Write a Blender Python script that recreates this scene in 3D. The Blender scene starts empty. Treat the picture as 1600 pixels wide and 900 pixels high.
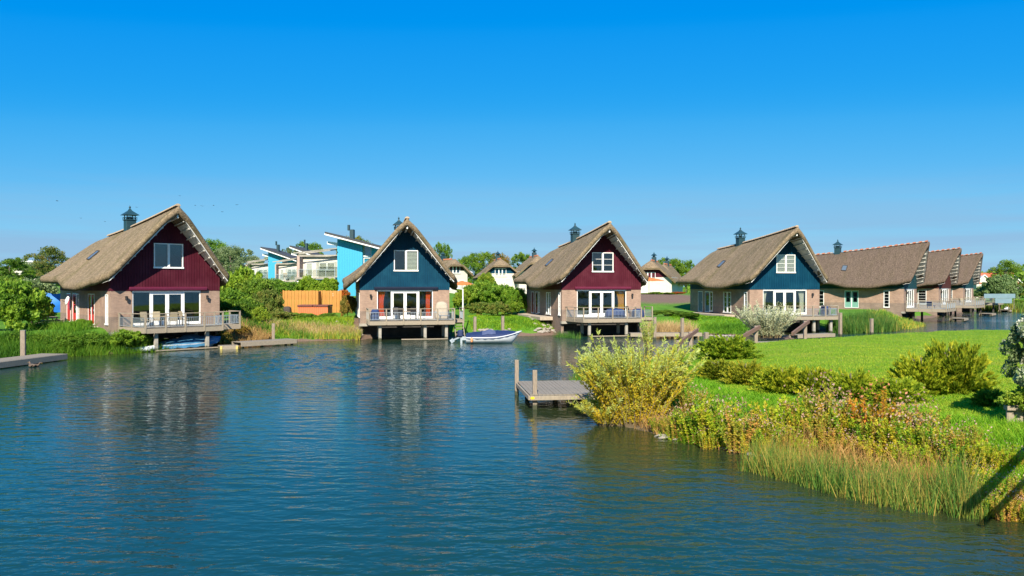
import bpy, math, random
import numpy as np
from mathutils import Vector, Matrix

R = math.radians
rnd = random.Random(7)
D = bpy.data
SC = bpy.context.scene
COL = SC.collection

# ------------------------------------------------------------------ camera, sky, sun, exposure
EYE = 4.65          # metres above the water (the photographer stands on a footbridge)
FOC = 1200.0        # focal length in pixels of a 1600 px wide frame
cam_d = D.cameras.new('camera'); cam = D.objects.new('camera', cam_d); COL.objects.link(cam)
cam.location = (0, 0, EYE); cam.rotation_euler = (R(90 - 0.14), 0, 0)
cam_d.sensor_width = 36; cam_d.lens = 36 * FOC / 1600
cam_d.clip_start = 0.1; cam_d.clip_end = 8000
SC.camera = cam

SUN_EL = 38.0; SUN_AZ = 4.0      # light travels towards +Y, a touch to +X: the sun is behind the viewer
w = D.worlds.new('World'); SC.world = w; w.use_nodes = True
nt = w.node_tree; nt.nodes.clear()
out = nt.nodes.new('ShaderNodeOutputWorld'); bg = nt.nodes.new('ShaderNodeBackground')
sky = nt.nodes.new('ShaderNodeTexSky'); sky.sky_type = 'NISHITA'; sky.sun_disc = False
sky.sun_elevation = R(SUN_EL); sky.sun_rotation = R(180 + SUN_AZ)
sky.air_density = 1.0; sky.dust_density = 0.15; sky.ozone_density = 3.0; sky.altitude = 0
# the photograph's strong colour grade: one tone curve over the whole sky, from deep azure to pale blue
sc_ = nt.nodes.new('ShaderNodeSeparateColor'); nt.links.new(sky.outputs[0], sc_.inputs[0])
m1 = nt.nodes.new('ShaderNodeMath'); m1.operation = 'MULTIPLY'; m1.inputs[1].default_value = 0.11
nt.links.new(sc_.outputs[0], m1.inputs[0])
cr_ = nt.nodes.new('ShaderNodeValToRGB'); cr_.color_ramp.interpolation = 'CARDINAL'
e = cr_.color_ramp.elements; e[0].position = 0.15; e[0].color = (0.0, 0.27, 0.85, 1); e[1].position = 1.0; e[1].color = (0.36, 0.64, 0.84, 1)
for pos, c in ((0.20, (0.004, 0.315, 0.88)), (0.31, (0.05, 0.42, 0.90)), (0.49, (0.17, 0.54, 0.90)), (0.75, (0.28, 0.61, 0.87))):
    k = e.new(pos); k.color = (*c, 1)
nt.links.new(m1.outputs[0], cr_.inputs[0])
hs = nt.nodes.new('ShaderNodeMix'); hs.data_type = 'RGBA'; hs.blend_type = 'MULTIPLY'; hs.inputs[0].default_value = 1
nt.links.new(cr_.outputs[0], hs.inputs[6]); hs.inputs[7].default_value = (4.7, 4.7, 4.7, 1)
# thin streaks of cloud low over the horizon
CLOUD = 4.6
tc = nt.nodes.new('ShaderNodeTexCoord'); sep = nt.nodes.new('ShaderNodeSeparateXYZ')
nt.links.new(tc.outputs['Generated'], sep.inputs[0])
mp = nt.nodes.new('ShaderNodeMapping'); mp.inputs['Scale'].default_value = (1.1, 1.1, 20); mp.inputs['Location'].default_value = (CLOUD, 0.3, 0.2)
nt.links.new(tc.outputs['Generated'], mp.inputs[0])
nz = nt.nodes.new('ShaderNodeTexNoise'); nz.inputs['Scale'].default_value = 2.6; nz.inputs['Detail'].default_value = 5
nt.links.new(mp.outputs[0], nz.inputs['Vector'])
r1 = nt.nodes.new('ShaderNodeValToRGB'); r1.color_ramp.elements[0].position = 0.40; r1.color_ramp.elements[1].position = 0.62
nt.links.new(nz.outputs[0], r1.inputs[0])
r2 = nt.nodes.new('ShaderNodeValToRGB'); e = r2.color_ramp.elements
e[0].position = 0.02; e[0].color = (1, 1, 1, 1); e[1].position = 0.14; e[1].color = (0, 0, 0, 1)
nt.links.new(sep.outputs[2], r2.inputs[0])
mu = nt.nodes.new('ShaderNodeMath'); mu.operation = 'MULTIPLY'
nt.links.new(r1.outputs[0], mu.inputs[0]); nt.links.new(r2.outputs[0], mu.inputs[1])
mu2 = nt.nodes.new('ShaderNodeMath'); mu2.operation = 'MULTIPLY'; mu2.inputs[1].default_value = 0.7
nt.links.new(mu.outputs[0], mu2.inputs[0])
mxw = nt.nodes.new('ShaderNodeMix'); mxw.data_type = 'RGBA'
nt.links.new(mu2.outputs[0], mxw.inputs[0]); nt.links.new(hs.outputs[2], mxw.inputs[6])
mxw.inputs[7].default_value = (1.42, 2.2, 3.3, 1)
nt.links.new(mxw.outputs[2], bg.inputs[0]); bg.inputs[1].default_value = 0.11
nt.links.new(bg.outputs[0], out.inputs[0])

sun_d = D.lights.new('sun', 'SUN'); sun_d.energy = 5.0; sun_d.angle = R(0.5); sun_d.color = (1, 0.91, 0.76)
sun = D.objects.new('sun', sun_d); COL.objects.link(sun)
ldir = Vector((math.sin(R(SUN_AZ)) * math.cos(R(SUN_EL)), math.cos(R(SUN_AZ)) * math.cos(R(SUN_EL)), -math.sin(R(SUN_EL))))
sun.rotation_euler = ldir.to_track_quat('-Z', 'Y').to_euler()
SC.view_settings.view_transform = 'Standard'; SC.view_settings.look = 'None'
SC.view_settings.exposure = 0.95; SC.view_settings.gamma = 1
SC.render.resolution_x = 1024; SC.render.resolution_y = 576
SC.cycles.max_bounces = 6; SC.cycles.diffuse_bounces = 2; SC.cycles.transparent_max_bounces = 12

def at(px, py, z=0.0):
    """the place in the world that the photograph shows at a pixel, on a level plane of height z"""
    y = (EYE - z) * FOC / (py - 447.0)
    return ((px - 800.0) / FOC * y, y)

def atY(px, Y):
    return (px - 800.0) / FOC * Y

# ------------------------------------------------------------------ materials
def nodes(m):
    m.use_nodes = True
    t = m.node_tree
    return t, t.nodes['Principled BSDF'], t.nodes, t.links

MATS = {}
def mat(name, c1, c2=None, rough=0.7, scale=4.0, stretch=(1, 1, 1), bump=0.0, bscale=None, detail=5, metal=0.0, spec=None, lo=0.35, hi=0.65, wear=None):
    if name in MATS: return MATS[name]
    m = D.materials.new(name); t, p, N, L = nodes(m)
    c2 = c2 or tuple(v * 0.72 for v in c1)
    tc = N.new('ShaderNodeTexCoord'); mp = N.new('ShaderNodeMapping'); mp.inputs['Scale'].default_value = stretch
    L.new(tc.outputs['Object'], mp.inputs[0])
    n = N.new('ShaderNodeTexNoise'); n.inputs['Scale'].default_value = scale; n.inputs['Detail'].default_value = detail
    n.inputs['Roughness'].default_value = 0.65
    L.new(mp.outputs[0], n.inputs['Vector'])
    r = N.new('ShaderNodeValToRGB'); r.color_ramp.elements[0].position = lo; r.color_ramp.elements[1].position = hi
    r.color_ramp.elements[0].color = (*c2, 1); r.color_ramp.elements[1].color = (*c1, 1)
    L.new(n.outputs[0], r.inputs[0])
    src = r.outputs[0]
    if wear:
        n3 = N.new('ShaderNodeTexNoise'); n3.inputs['Scale'].default_value = 0.9; n3.inputs['Detail'].default_value = 4
        L.new(tc.outputs['Object'], n3.inputs['Vector'])
        rr = N.new('ShaderNodeValToRGB'); rr.color_ramp.elements[0].position = 0.45; rr.color_ramp.elements[1].position = 0.72
        L.new(n3.outputs[0], rr.inputs[0])
        mx = N.new('ShaderNodeMix'); mx.data_type = 'RGBA'; mx.inputs[7].default_value = (*wear, 1)
        L.new(rr.outputs[0], mx.inputs[0]); L.new(src, mx.inputs[6]); src = mx.outputs[2]
    L.new(src, p.inputs['Base Color'])
    p.inputs['Roughness'].default_value = rough; p.inputs['Metallic'].default_value = metal
    if spec is not None: p.inputs['Specular IOR Level'].default_value = spec
    if bump:
        n2 = N.new('ShaderNodeTexNoise'); n2.inputs['Scale'].default_value = bscale or scale * 3; n2.inputs['Detail'].default_value = 4
        L.new(mp.outputs[0], n2.inputs['Vector'])
        b = N.new('ShaderNodeBump'); b.inputs['Strength'].default_value = bump; b.inputs['Distance'].default_value = 0.05
        L.new(n2.outputs[0], b.inputs['Height']); L.new(b.outputs[0], p.inputs['Normal'])
    MATS[name] = m
    return m

def brick_mat(name, c1, c2, mortar, d1, d2, band):
    m = D.materials.new(name); t, p, N, L = nodes(m)
    tc = N.new('ShaderNodeTexCoord'); sp = N.new('ShaderNodeSeparateXYZ'); L.new(tc.outputs['Object'], sp.inputs[0])
    ad = N.new('ShaderNodeMath'); ad.operation = 'ADD'; L.new(sp.outputs[0], ad.inputs[0]); L.new(sp.outputs[1], ad.inputs[1])
    cb = N.new('ShaderNodeCombineXYZ'); L.new(ad.outputs[0], cb.inputs[0]); L.new(sp.outputs[2], cb.inputs[1])
    def bt(a, b_):
        k = N.new('ShaderNodeTexBrick'); k.inputs['Scale'].default_value = 1.0
        k.inputs['Brick Width'].default_value = 0.22; k.inputs['Row Height'].default_value = 0.075
        k.inputs['Mortar Size'].default_value = 0.008; k.inputs['Color1'].default_value = (*a, 1); k.inputs['Color2'].default_value = (*b_, 1)
        k.inputs['Mortar'].default_value = (*mortar, 1); L.new(cb.outputs[0], k.inputs['Vector']); return k
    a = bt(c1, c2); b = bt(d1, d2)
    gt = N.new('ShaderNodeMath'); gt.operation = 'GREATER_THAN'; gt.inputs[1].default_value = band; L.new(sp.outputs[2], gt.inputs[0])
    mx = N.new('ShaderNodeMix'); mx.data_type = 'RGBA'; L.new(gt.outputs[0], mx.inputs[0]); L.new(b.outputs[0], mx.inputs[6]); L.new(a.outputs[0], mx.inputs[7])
    n = N.new('ShaderNodeTexNoise'); n.inputs['Scale'].default_value = 1.3; n.inputs['Detail'].default_value = 6; L.new(tc.outputs['Object'], n.inputs['Vector'])
    mr = N.new('ShaderNodeMapRange'); mr.inputs[1].default_value = 0.3; mr.inputs[2].default_value = 0.7; mr.inputs[3].default_value = 0.78; mr.inputs[4].default_value = 1.15
    L.new(n.outputs[0], mr.inputs[0])
    ml = N.new('ShaderNodeMix'); ml.data_type = 'RGBA'; ml.blend_type = 'MULTIPLY'; ml.inputs[0].default_value = 1
    L.new(mx.outputs[2], ml.inputs[6]); L.new(mr.outputs[0], ml.inputs[7]); L.new(ml.outputs[2], p.inputs['Base Color'])
    bp = N.new('ShaderNodeBump'); bp.inputs['Strength'].default_value = 0.5; bp.inputs['Distance'].default_value = 0.01; bp.invert = True
    L.new(a.outputs['Fac'], bp.inputs['Height']); L.new(bp.outputs[0], p.inputs['Normal'])
    p.inputs['Roughness'].default_value = 0.85
    return m

def leaf_mat(name, ca, cb, cc=None, trans=0.3, rough=0.6):
    """leaf colour runs over the face attribute 'tint' and is shifted by the plant's own object colour"""
    m = D.materials.new(name); t, p, N, L = nodes(m)
    a = N.new('ShaderNodeAttribute'); a.attribute_name = 'tint'
    r = N.new('ShaderNodeValToRGB'); e = r.color_ramp.elements
    e[0].position = 0.0; e[0].color = (*ca, 1); e[1].position = 1.0; e[1].color = (*(cc or cb), 1)
    if cc:
        k = e.new(0.5); k.color = (*cb, 1)
    L.new(a.outputs['Fac'], r.inputs[0])
    oi = N.new('ShaderNodeObjectInfo')
    mx = N.new('ShaderNodeMix'); mx.data_type = 'RGBA'; mx.blend_type = 'MULTIPLY'; mx.inputs[0].default_value = 1
    L.new(r.outputs[0], mx.inputs[6]); L.new(oi.outputs['Color'], mx.inputs[7])
    L.new(mx.outputs[2], p.inputs['Base Color']); p.inputs['Roughness'].default_value = rough
    p.inputs['Specular IOR Level'].default_value = 0.25
    tr = N.new('ShaderNodeBsdfTranslucent'); L.new(mx.outputs[2], tr.inputs['Color'])
    ms = N.new('ShaderNodeMixShader'); ms.inputs[0].default_value = trans
    L.new(p.outputs[0], ms.inputs[1]); L.new(tr.outputs[0], ms.inputs[2])
    L.new(ms.outputs[0], N['Material Output'].inputs['Surface'])
    return m

def glass_mat(name, tint=(0.75, 0.8, 0.8), ior=1.5, clear=0.97):
    m = D.materials.new(name); t, p, N, L = nodes(m)
    N.remove(p)
    g = N.new('ShaderNodeBsdfGlossy'); g.inputs['Roughness'].default_value = 0.02
    tr = N.new('ShaderNodeBsdfTransparent'); tr.inputs[0].default_value = (*tint, 1)
    fr = N.new('ShaderNodeFresnel'); fr.inputs[0].default_value = ior
    mm = N.new('ShaderNodeMath'); mm.operation = 'MULTIPLY_ADD'; mm.inputs[1].default_value = 1.2; mm.inputs[2].default_value = 1 - clear
    L.new(fr.outputs[0], mm.inputs[0])
    ms = N.new('ShaderNodeMixShader'); L.new(mm.outputs[0], ms.inputs[0]); L.new(tr.outputs[0], ms.inputs[1]); L.new(g.outputs[0], ms.inputs[2])
    L.new(ms.outputs[0], N['Material Output'].inputs['Surface'])
    return m

def thatch_mat(name, c1, c2, moss):
    m = D.materials.new(name); t, p, N, L = nodes(m)
    tc = N.new('ShaderNodeTexCoord')
    mp = N.new('ShaderNodeMapping'); mp.inputs['Scale'].default_value = (0.9, 9, 0.9); L.new(tc.outputs['Object'], mp.inputs[0])
    n = N.new('ShaderNodeTexNoise'); n.inputs['Scale'].default_value = 1.6; n.inputs['Detail'].default_value = 8; n.inputs['Roughness'].default_value = 0.75
    L.new(mp.outputs[0], n.inputs['Vector'])
    r = N.new('ShaderNodeValToRGB'); r.color_ramp.elements[0].position = 0.36; r.color_ramp.elements[1].position = 0.66
    r.color_ramp.elements[0].color = (*c2, 1); r.color_ramp.elements[1].color = (*c1, 1); L.new(n.outputs[0], r.inputs[0])
    n2 = N.new('ShaderNodeTexNoise'); n2.inputs['Scale'].default_value = 0.55; n2.inputs['Detail'].default_value = 6
    mp2 = N.new('ShaderNodeMapping'); mp2.inputs['Scale'].default_value = (0.45, 1.6, 0.45); L.new(tc.outputs['Object'], mp2.inputs[0]); L.new(mp2.outputs[0], n2.inputs['Vector'])
    r2 = N.new('ShaderNodeValToRGB'); r2.color_ramp.elements[0].position = 0.48; r2.color_ramp.elements[1].position = 0.75; L.new(n2.outputs[0], r2.inputs[0])
    mx = N.new('ShaderNodeMix'); mx.data_type = 'RGBA'; L.new(r2.outputs[0], mx.inputs[0]); L.new(r.outputs[0], mx.inputs[6]); mx.inputs[7].default_value = (*moss, 1)
    # speckle of single reed ends
    n3 = N.new('ShaderNodeTexNoise'); n3.inputs['Scale'].default_value = 6.5; n3.inputs['Detail'].default_value = 6; n3.inputs['Roughness'].default_value = 0.8; L.new(tc.outputs['Object'], n3.inputs['Vector'])
    mr = N.new('ShaderNodeMapRange'); mr.inputs[1].default_value = 0.33; mr.inputs[2].default_value = 0.67; mr.inputs[3].default_value = 0.5; mr.inputs[4].default_value = 1.45
    L.new(n3.outputs[0], mr.inputs[0])
    ml = N.new('ShaderNodeMix'); ml.data_type = 'RGBA'; ml.blend_type = 'MULTIPLY'; ml.inputs[0].default_value = 1
    L.new(mx.outputs[2], ml.inputs[6]); L.new(mr.outputs[0], ml.inputs[7]); L.new(ml.outputs[2], p.inputs['Base Color'])
    p.inputs['Roughness'].default_value = 0.95; p.inputs['Specular IOR Level'].default_value = 0.1
    am = N.new('ShaderNodeMath'); am.operation = 'ADD'; L.new(n.outputs[0], am.inputs[0]); L.new(n3.outputs[0], am.inputs[1])
    b = N.new('ShaderNodeBump'); b.inputs['Strength'].default_value = 0.9; b.inputs['Distance'].default_value = 0.06
    L.new(am.outputs[0], b.inputs['Height']); L.new(b.outputs[0], p.inputs['Normal'])
    return m

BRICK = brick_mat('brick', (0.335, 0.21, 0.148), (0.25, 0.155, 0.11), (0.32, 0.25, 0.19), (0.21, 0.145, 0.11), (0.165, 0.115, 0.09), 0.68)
THATCH = thatch_mat('thatch', (0.285, 0.215, 0.135), (0.14, 0.104, 0.066), (0.115, 0.098, 0.045))
THATCH_DARK = thatch_mat('thatch_dark', (0.155, 0.113, 0.082), (0.085, 0.062, 0.046), (0.10, 0.076, 0.05))
MAROON = mat('maroon_paint', (0.072, 0.009, 0.019), (0.053, 0.007, 0.015), 0.6, 3, (8, 8, 0.6), 0.15, spec=0.12, wear=(0.088, 0.017, 0.028))
BLUE = mat('blue_paint', (0.0012, 0.040, 0.080), (0.001, 0.030, 0.060), 0.6, 3, (8, 8, 0.6), 0.15, spec=0.12, wear=(0.004, 0.052, 0.092))
TEAL = mat('teal_paint', (0.012, 0.052, 0.062), (0.010, 0.042, 0.052), 0.6, 3, (8, 8, 0.6), 0.15, spec=0.12)
BROWNP = mat('brown_paint', (0.075, 0.026, 0.022), (0.06, 0.02, 0.018), 0.6, 3, (8, 8, 0.6), 0.15, spec=0.12)
MAROON_AW = mat('maroon_metal', (0.13, 0.014, 0.04), (0.11, 0.012, 0.034), 0.35, 3)
NAVY_AW = mat('navy_metal', (0.01, 0.015, 0.035), (0.008, 0.012, 0.03), 0.35, 3)
WHITE = mat('white_paint', (0.80, 0.80, 0.78), (0.72, 0.72, 0.69), 0.45, 6, bump=0.03)
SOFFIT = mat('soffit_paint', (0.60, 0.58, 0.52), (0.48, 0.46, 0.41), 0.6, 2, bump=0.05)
RED = mat('red_paint', (0.52, 0.028, 0.02), (0.44, 0.02, 0.016), 0.4, 5)
BLUED = mat('blue_door_paint', (0.01, 0.085, 0.16), (0.008, 0.07, 0.13), 0.4, 5)
GREEND = mat('green_door_paint', (0.16, 0.34, 0.27), (0.13, 0.28, 0.22), 0.4, 5)
MUD = mat('mudred_paint', (0.20, 0.035, 0.03), (0.16, 0.03, 0.025), 0.45, 5)
CHIM = mat('chimney_metal', (0.012, 0.045, 0.055), (0.009, 0.034, 0.042), 0.5, 3)
WOOD = mat('weathered_wood', (0.34, 0.28, 0.205), (0.20, 0.165, 0.12), 0.85, 5, (9, 9, 1.2), 0.3, wear=(0.25, 0.215, 0.155))
WOODX = mat('weathered_planks', (0.27, 0.23, 0.175), (0.15, 0.125, 0.095), 0.85, 3, (2, 14, 8), 0.35, wear=(0.19, 0.165, 0.125))
POSTW = mat('mooring_post_wood', (0.31, 0.25, 0.185), (0.18, 0.14, 0.105), 0.9, 4, (9, 9, 1), 0.4)
BROWNW = mat('brown_timber', (0.20, 0.115, 0.08), (0.13, 0.075, 0.055), 0.8, 4, (3, 3, 6), 0.3)
DARKW = mat('dark_timber', (0.055, 0.042, 0.035), (0.03, 0.024, 0.02), 0.8, 4, (3, 3, 3), 0.2)
GALV = mat('galvanised_steel', (0.50, 0.55, 0.58), (0.40, 0.45, 0.48), 0.4, 6, metal=0.6)
CONC = mat('concrete', (0.36, 0.33, 0.28), (0.27, 0.25, 0.21), 0.9, 3, bump=0.15, wear=(0.20, 0.19, 0.15))
DARKC = mat('foundation', (0.06, 0.055, 0.05), (0.035, 0.032, 0.03), 0.95, 2, bump=0.2)
INT = mat('interior_dark', (0.16, 0.13, 0.11), (0.12, 0.10, 0.085), 0.9, 2)  # room shade is put into this dark colour so the windows read dark
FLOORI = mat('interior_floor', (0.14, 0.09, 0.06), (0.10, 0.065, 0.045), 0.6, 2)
PANE = glass_mat('window_glass',(0.92,0.95,0.94))
LEADED = mat('leaded_grille', (0.30, 0.30, 0.30), (0.25, 0.25, 0.25), 0.5)
ORANGE_C = mat('orange_curtain', (0.85, 0.13, 0.03), (0.7, 0.09, 0.025), 0.9, 4, (8, 8, 0.5))
OCHRE_C = mat('ochre_curtain', (0.72, 0.36, 0.07), (0.6, 0.28, 0.06), 0.9, 4, (8, 8, 0.5))
PALE_C = mat('pale_curtain', (0.72, 0.70, 0.58), (0.62, 0.6, 0.5), 0.9, 4, (8, 8, 0.5))
RIDGE = mat('ridge_tile_clay', (0.46, 0.35, 0.24), (0.36, 0.27, 0.18), 0.9, 3, bump=0.2)
RIDGEO = mat('ridge_tile_orange', (0.40, 0.15, 0.075), (0.32, 0.11, 0.055), 0.9, 3, bump=0.2)
MORTAR = mat('mortar', (0.40, 0.33, 0.27), (0.30, 0.25, 0.2), 0.95, 5)
BLACKM = mat('black_metal', (0.02, 0.02, 0.022), (0.015, 0.015, 0.016), 0.5, 4)
TAN = mat('tan_sling', (0.30, 0.25, 0.16), (0.24, 0.20, 0.13), 0.8, 8)
BLUEF = mat('blue_fabric', (0.012, 0.035, 0.12), (0.009, 0.026, 0.095), 0.85, 4, bump=0.1)
BEIGEF = mat('beige_cover', (0.40, 0.34, 0.26), (0.32, 0.27, 0.21), 0.85, 3, bump=0.25)
TABLEW = mat('table_top', (0.33, 0.27, 0.21), (0.25, 0.2, 0.155), 0.6, 4, (2, 8, 2))
SKYL = mat('skylight_glass', (0.10, 0.13, 0.16), (0.08, 0.11, 0.14), 0.1, 2)

# ------------------------------------------------------------------ mesh helpers
class MB:
    def __init__(s): s.v = []; s.f = []
    def add(s, vs, fs):
        o = len(s.v); s.v += [tuple(v) for v in vs]; s.f += [tuple(i + o for i in f) for f in fs]; return s
    def box(s, x0, x1, y0, y1, z0, z1):
        return s.add([(x0,y0,z0),(x1,y0,z0),(x1,y1,z0),(x0,y1,z0),(x0,y0,z1),(x1,y0,z1),(x1,y1,z1),(x0,y1,z1)],
                     [(0,3,2,1),(4,5,6,7),(0,1,5,4),(1,2,6,5),(2,3,7,6),(3,0,4,7)])
    def cbox(s, x0, x1, y0, y1, z0, z1, b=0.01):
        """box with chamfered edges"""
        X=(x0,x1);Y=(y0,y1);Z=(z0,z1); vs=[];idx={}
        for i in (0,1):
            for j in (0,1):
                for k in (0,1):
                    for a in range(3):
                        p=[X[i],Y[j],Z[k]]
                        for q,(c,) in enumerate(((i,),(j,),(k,))):
                            if q!=a: p[q]+= b if c==0 else -b
                        idx[(i,j,k,a)]=len(vs); vs.append(p)
        fs=[]
        o=[(0,0),(1,0),(1,1),(0,1)]
        for k in (0,1):
            f=[idx[(i,j,k,2)] for i,j in o]; fs.append(f if k else f[::-1])
            f=[idx[(k,i,j,0)] for i,j in o]; fs.append(f if k else f[::-1])
            f=[idx[(j,k,i,1)] for i,j in o]; fs.append(f if k else f[::-1])
        for i in (0,1):
            for j in (0,1):
                fs.append([idx[(i,j,0,0)],idx[(i,j,1,0)],idx[(i,j,1,1)],idx[(i,j,0,1)]])
                fs.append([idx[(i,0,j,0)],idx[(i,1,j,0)],idx[(i,1,j,2)],idx[(i,0,j,2)]])
                fs.append([idx[(0,i,j,1)],idx[(1,i,j,1)],idx[(1,i,j,2)],idx[(0,i,j,2)]])
                for k in (0,1): fs.append([idx[(i,j,k,a)] for a in range(3)])
        return s.add(vs,fs)
    def bar(s, p, q, w, h, up=(0,0,1)):
        p=Vector(p); q=Vector(q); d=(q-p).normalized(); u=Vector(up)
        if abs(d.dot(u))>0.98: u=Vector((0,1,0))
        a=d.cross(u).normalized(); c=a.cross(d).normalized()
        vs=[]
        for e in (p,q):
            for i,j in ((-1,-1),(1,-1),(1,1),(-1,1)): vs.append(e+a*w/2*i+c*h/2*j)
        return s.add(vs,[(0,1,2,3),(7,6,5,4),(0,4,5,1),(1,5,6,2),(2,6,7,3),(3,7,4,0)])
    def tube(s, pts, rad, n=8, cap=True):
        pts=[Vector(p) for p in pts]; rad=rad if hasattr(rad,'__len__') else [rad]*len(pts)
        rows=[]; prev=None
        for i,p in enumerate(pts):
            d=(pts[min(i+1,len(pts)-1)]-pts[max(i-1,0)]).normalized()
            if prev is None: a=d.orthogonal().normalized()
            else: a=(prev-d*prev.dot(d)).normalized()
            prev=a; b=d.cross(a)
            rows.append([p+(a*math.cos(t)+b*math.sin(t))*rad[i] for t in [2*math.pi*k/n for k in range(n)]])
        vs=[v for r in rows for v in r]; fs=[]
        for i in range(len(rows)-1):
            for k in range(n): fs.append((i*n+k,i*n+(k+1)%n,(i+1)*n+(k+1)%n,(i+1)*n+k))
        if cap: fs.append(tuple(range(n))[::-1]); fs.append(tuple((len(rows)-1)*n+k for k in range(n)))
        return s.add(vs,fs)
    def lathe(s, prof, n=16, c=(0,0,0)):
        vs=[(c[0]+r*math.cos(2*math.pi*k/n),c[1]+r*math.sin(2*math.pi*k/n),c[2]+z) for r,z in prof for k in range(n)]
        fs=[(i*n+k,i*n+(k+1)%n,(i+1)*n+(k+1)%n,(i+1)*n+k) for i in range(len(prof)-1) for k in range(n)]
        fs.append(tuple(range(n))[::-1]); fs.append(tuple((len(prof)-1)*n+k for k in range(n)))
        return s.add(vs,fs)
    def prism(s, poly, d, off=(0,0,0)):
        """extrude a closed outline (list of 3D points) along vector d"""
        n=len(poly); d=Vector(d); a=[Vector(p) for p in poly]; vs=a+[p+d for p in a]
        fs=[tuple(range(n))[::-1],tuple(range(n,2*n))]+[(i,(i+1)%n,n+(i+1)%n,n+i) for i in range(n)]
        return s.add(vs,fs)
    def grid(s, P):
        """P: rows of points"""
        n=len(P[0]); return s.add([p for r in P for p in r],[(i*n+k,i*n+k+1,(i+1)*n+k+1,(i+1)*n+k) for i in range(len(P)-1) for k in range(n-1)])
    def mesh(s, name, m, smooth=False):
        me=D.meshes.new(name); me.from_pydata(s.v,[],s.f); me.materials.append(m)
        me.validate()
        import bmesh
        b=bmesh.new(); b.from_mesh(me); bmesh.ops.recalc_face_normals(b,faces=b.faces); b.to_mesh(me); b.free()
        if smooth: me.shade_smooth()
        return me
    def build(s, name, m, parent=None, loc=(0,0,0), rot=(0,0,0), smooth=False):
        return link(name, s.mesh(name,m,smooth), parent, loc, rot)

def link(name, me, parent=None, loc=(0,0,0), rot=(0,0,0)):
    o=D.objects.new(name,me); COL.objects.link(o); o.parent=parent; o.location=loc; o.rotation_euler=rot; return o

_bx={}
def bx(name, size, m, parent, loc, rot=(0,0,0), b=0.008):
    """chamfered box, centred, sharing its mesh with equal boxes"""
    k=(tuple(round(v,3) for v in size),m.name,b)
    if k not in _bx:
        x,y,z=[v/2 for v in size]
        mb=MB(); mb.cbox(-x,x,-y,y,-z,z,min(b,min(size)*0.3)) if b else mb.box(-x,x,-y,y,-z,z)
        _bx[k]=mb.mesh(name,m)
    return link(name,_bx[k],parent,loc,rot)

def tag(o, label=None, cat=None, group=None, kind=None):
    if label: o['label']=label
    if cat: o['category']=cat
    if group: o['group']=group
    if kind: o['kind']=kind
    return o

def thing(name, label, cat, loc=(0,0,0), rz=0, group=None):
    o=D.objects.new(name,None); COL.objects.link(o); o.location=loc; o.rotation_euler=(0,0,rz); o.empty_display_size=0.3
    return tag(o,label,cat,group)

def copy_thing(o, loc, rz=0, label=None, group=None, scale=None):
    r=o.copy(); COL.objects.link(r); r.location=loc; r.rotation_euler=(0,0,rz)
    if scale: r.scale=scale
    if label: r['label']=label
    if group: r['group']=group
    for ch in o.children:
        c=ch.copy(); COL.objects.link(c); c.parent=r
        for g in ch.children:
            d=g.copy(); COL.objects.link(d); d.parent=c
    return r

def interp(x, xs, ys):
    if x<=xs[0]: return ys[0]
    for i in range(len(xs)-1):
        if x<=xs[i+1]:
            t=(x-xs[i])/(xs[i+1]-xs[i]); t=t*t*(3-2*t); return ys[i]+(ys[i+1]-ys[i])*t
    return ys[-1]

# ------------------------------------------------------------------ terrain and water
NORTH=[(-120,5),(-70,22),(-48,40)]+[at(0,561),at(110,556),at(215,550)]+[(-25.4,57.6),(-22.6,60.6),(-20.6,60.8),at(465,533),at(565,531),
  (-12.3,69.0),(-6.0,70.6),at(715,527),at(790,525.5),at(855,524),(5.2,74.4),(12.2,76.4),at(1005,521.5),at(1090,522),at(1165,524),
  (22.3,67.5),(25.6,68.2),(26,78),(31.3,80.6),(32.5,77),(38,80),(43,84),(47,90),(49,95.5),(51.5,101),(55.5,106),(58,109),(62,113),(66,119),(70,124.5),(74,129),
  (78,133),(80.5,138),(85,144),(89,150),(96,149),(112,147),(145,143),(210,150),(500,160),(900,400),(4000,600),(4000,6000),(-4000,6000),(-4000,60)]
PEN=[(30,14.6),(16,14.3),at(1600,815),at(1500,790),at(1400,764),at(1300,738),at(1240,722),at(1180,706),at(1080,690),at(1000,671),at(930,657),at(905,635),at(900,612),at(915,595),
  at(960,573),at(1035,557),(13.2,52.5),(18,55.5),(24,59),(29,62.3),(36,66),(44,67.5),(60,66),(100,58),(160,40),(160,10),(60,8)]

def sdf(poly, x, y):
    """signed distance, positive on land"""
    x=np.asarray(x,float); y=np.asarray(y,float); d=np.full(x.shape,1e9); ins=np.zeros(x.shape,bool)
    n=len(poly)
    for i in range(n):
        ax,ay=poly[i]; bx_,by=poly[(i+1)%n]; ex,ey=bx_-ax,by-ay; L2=ex*ex+ey*ey+1e-12
        t=np.clip(((x-ax)*ex+(y-ay)*ey)/L2,0,1); d=np.minimum(d,np.hypot(x-ax-t*ex,y-ay-t*ey))
        c=((ay>y)!=(by>y)); 
        with np.errstate(divide='ignore',invalid='ignore'):
            c&=x<(bx_-ax)*(y-ay)/((by-ay) if by!=ay else 1e-12)+ax
        ins^=c
    return np.where(ins,d,-d)

def sstep(a,b,x):
    t=np.clip((x-a)/(b-a),0,1); return t*t*(3-2*t)

def wob(x,y):
    return (np.sin(x*0.31+1.3)*np.cos(y*0.27)+np.sin(x*0.83+y*0.61)*0.5+np.sin(x*1.9-y*1.7+0.6)*0.25)

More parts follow.
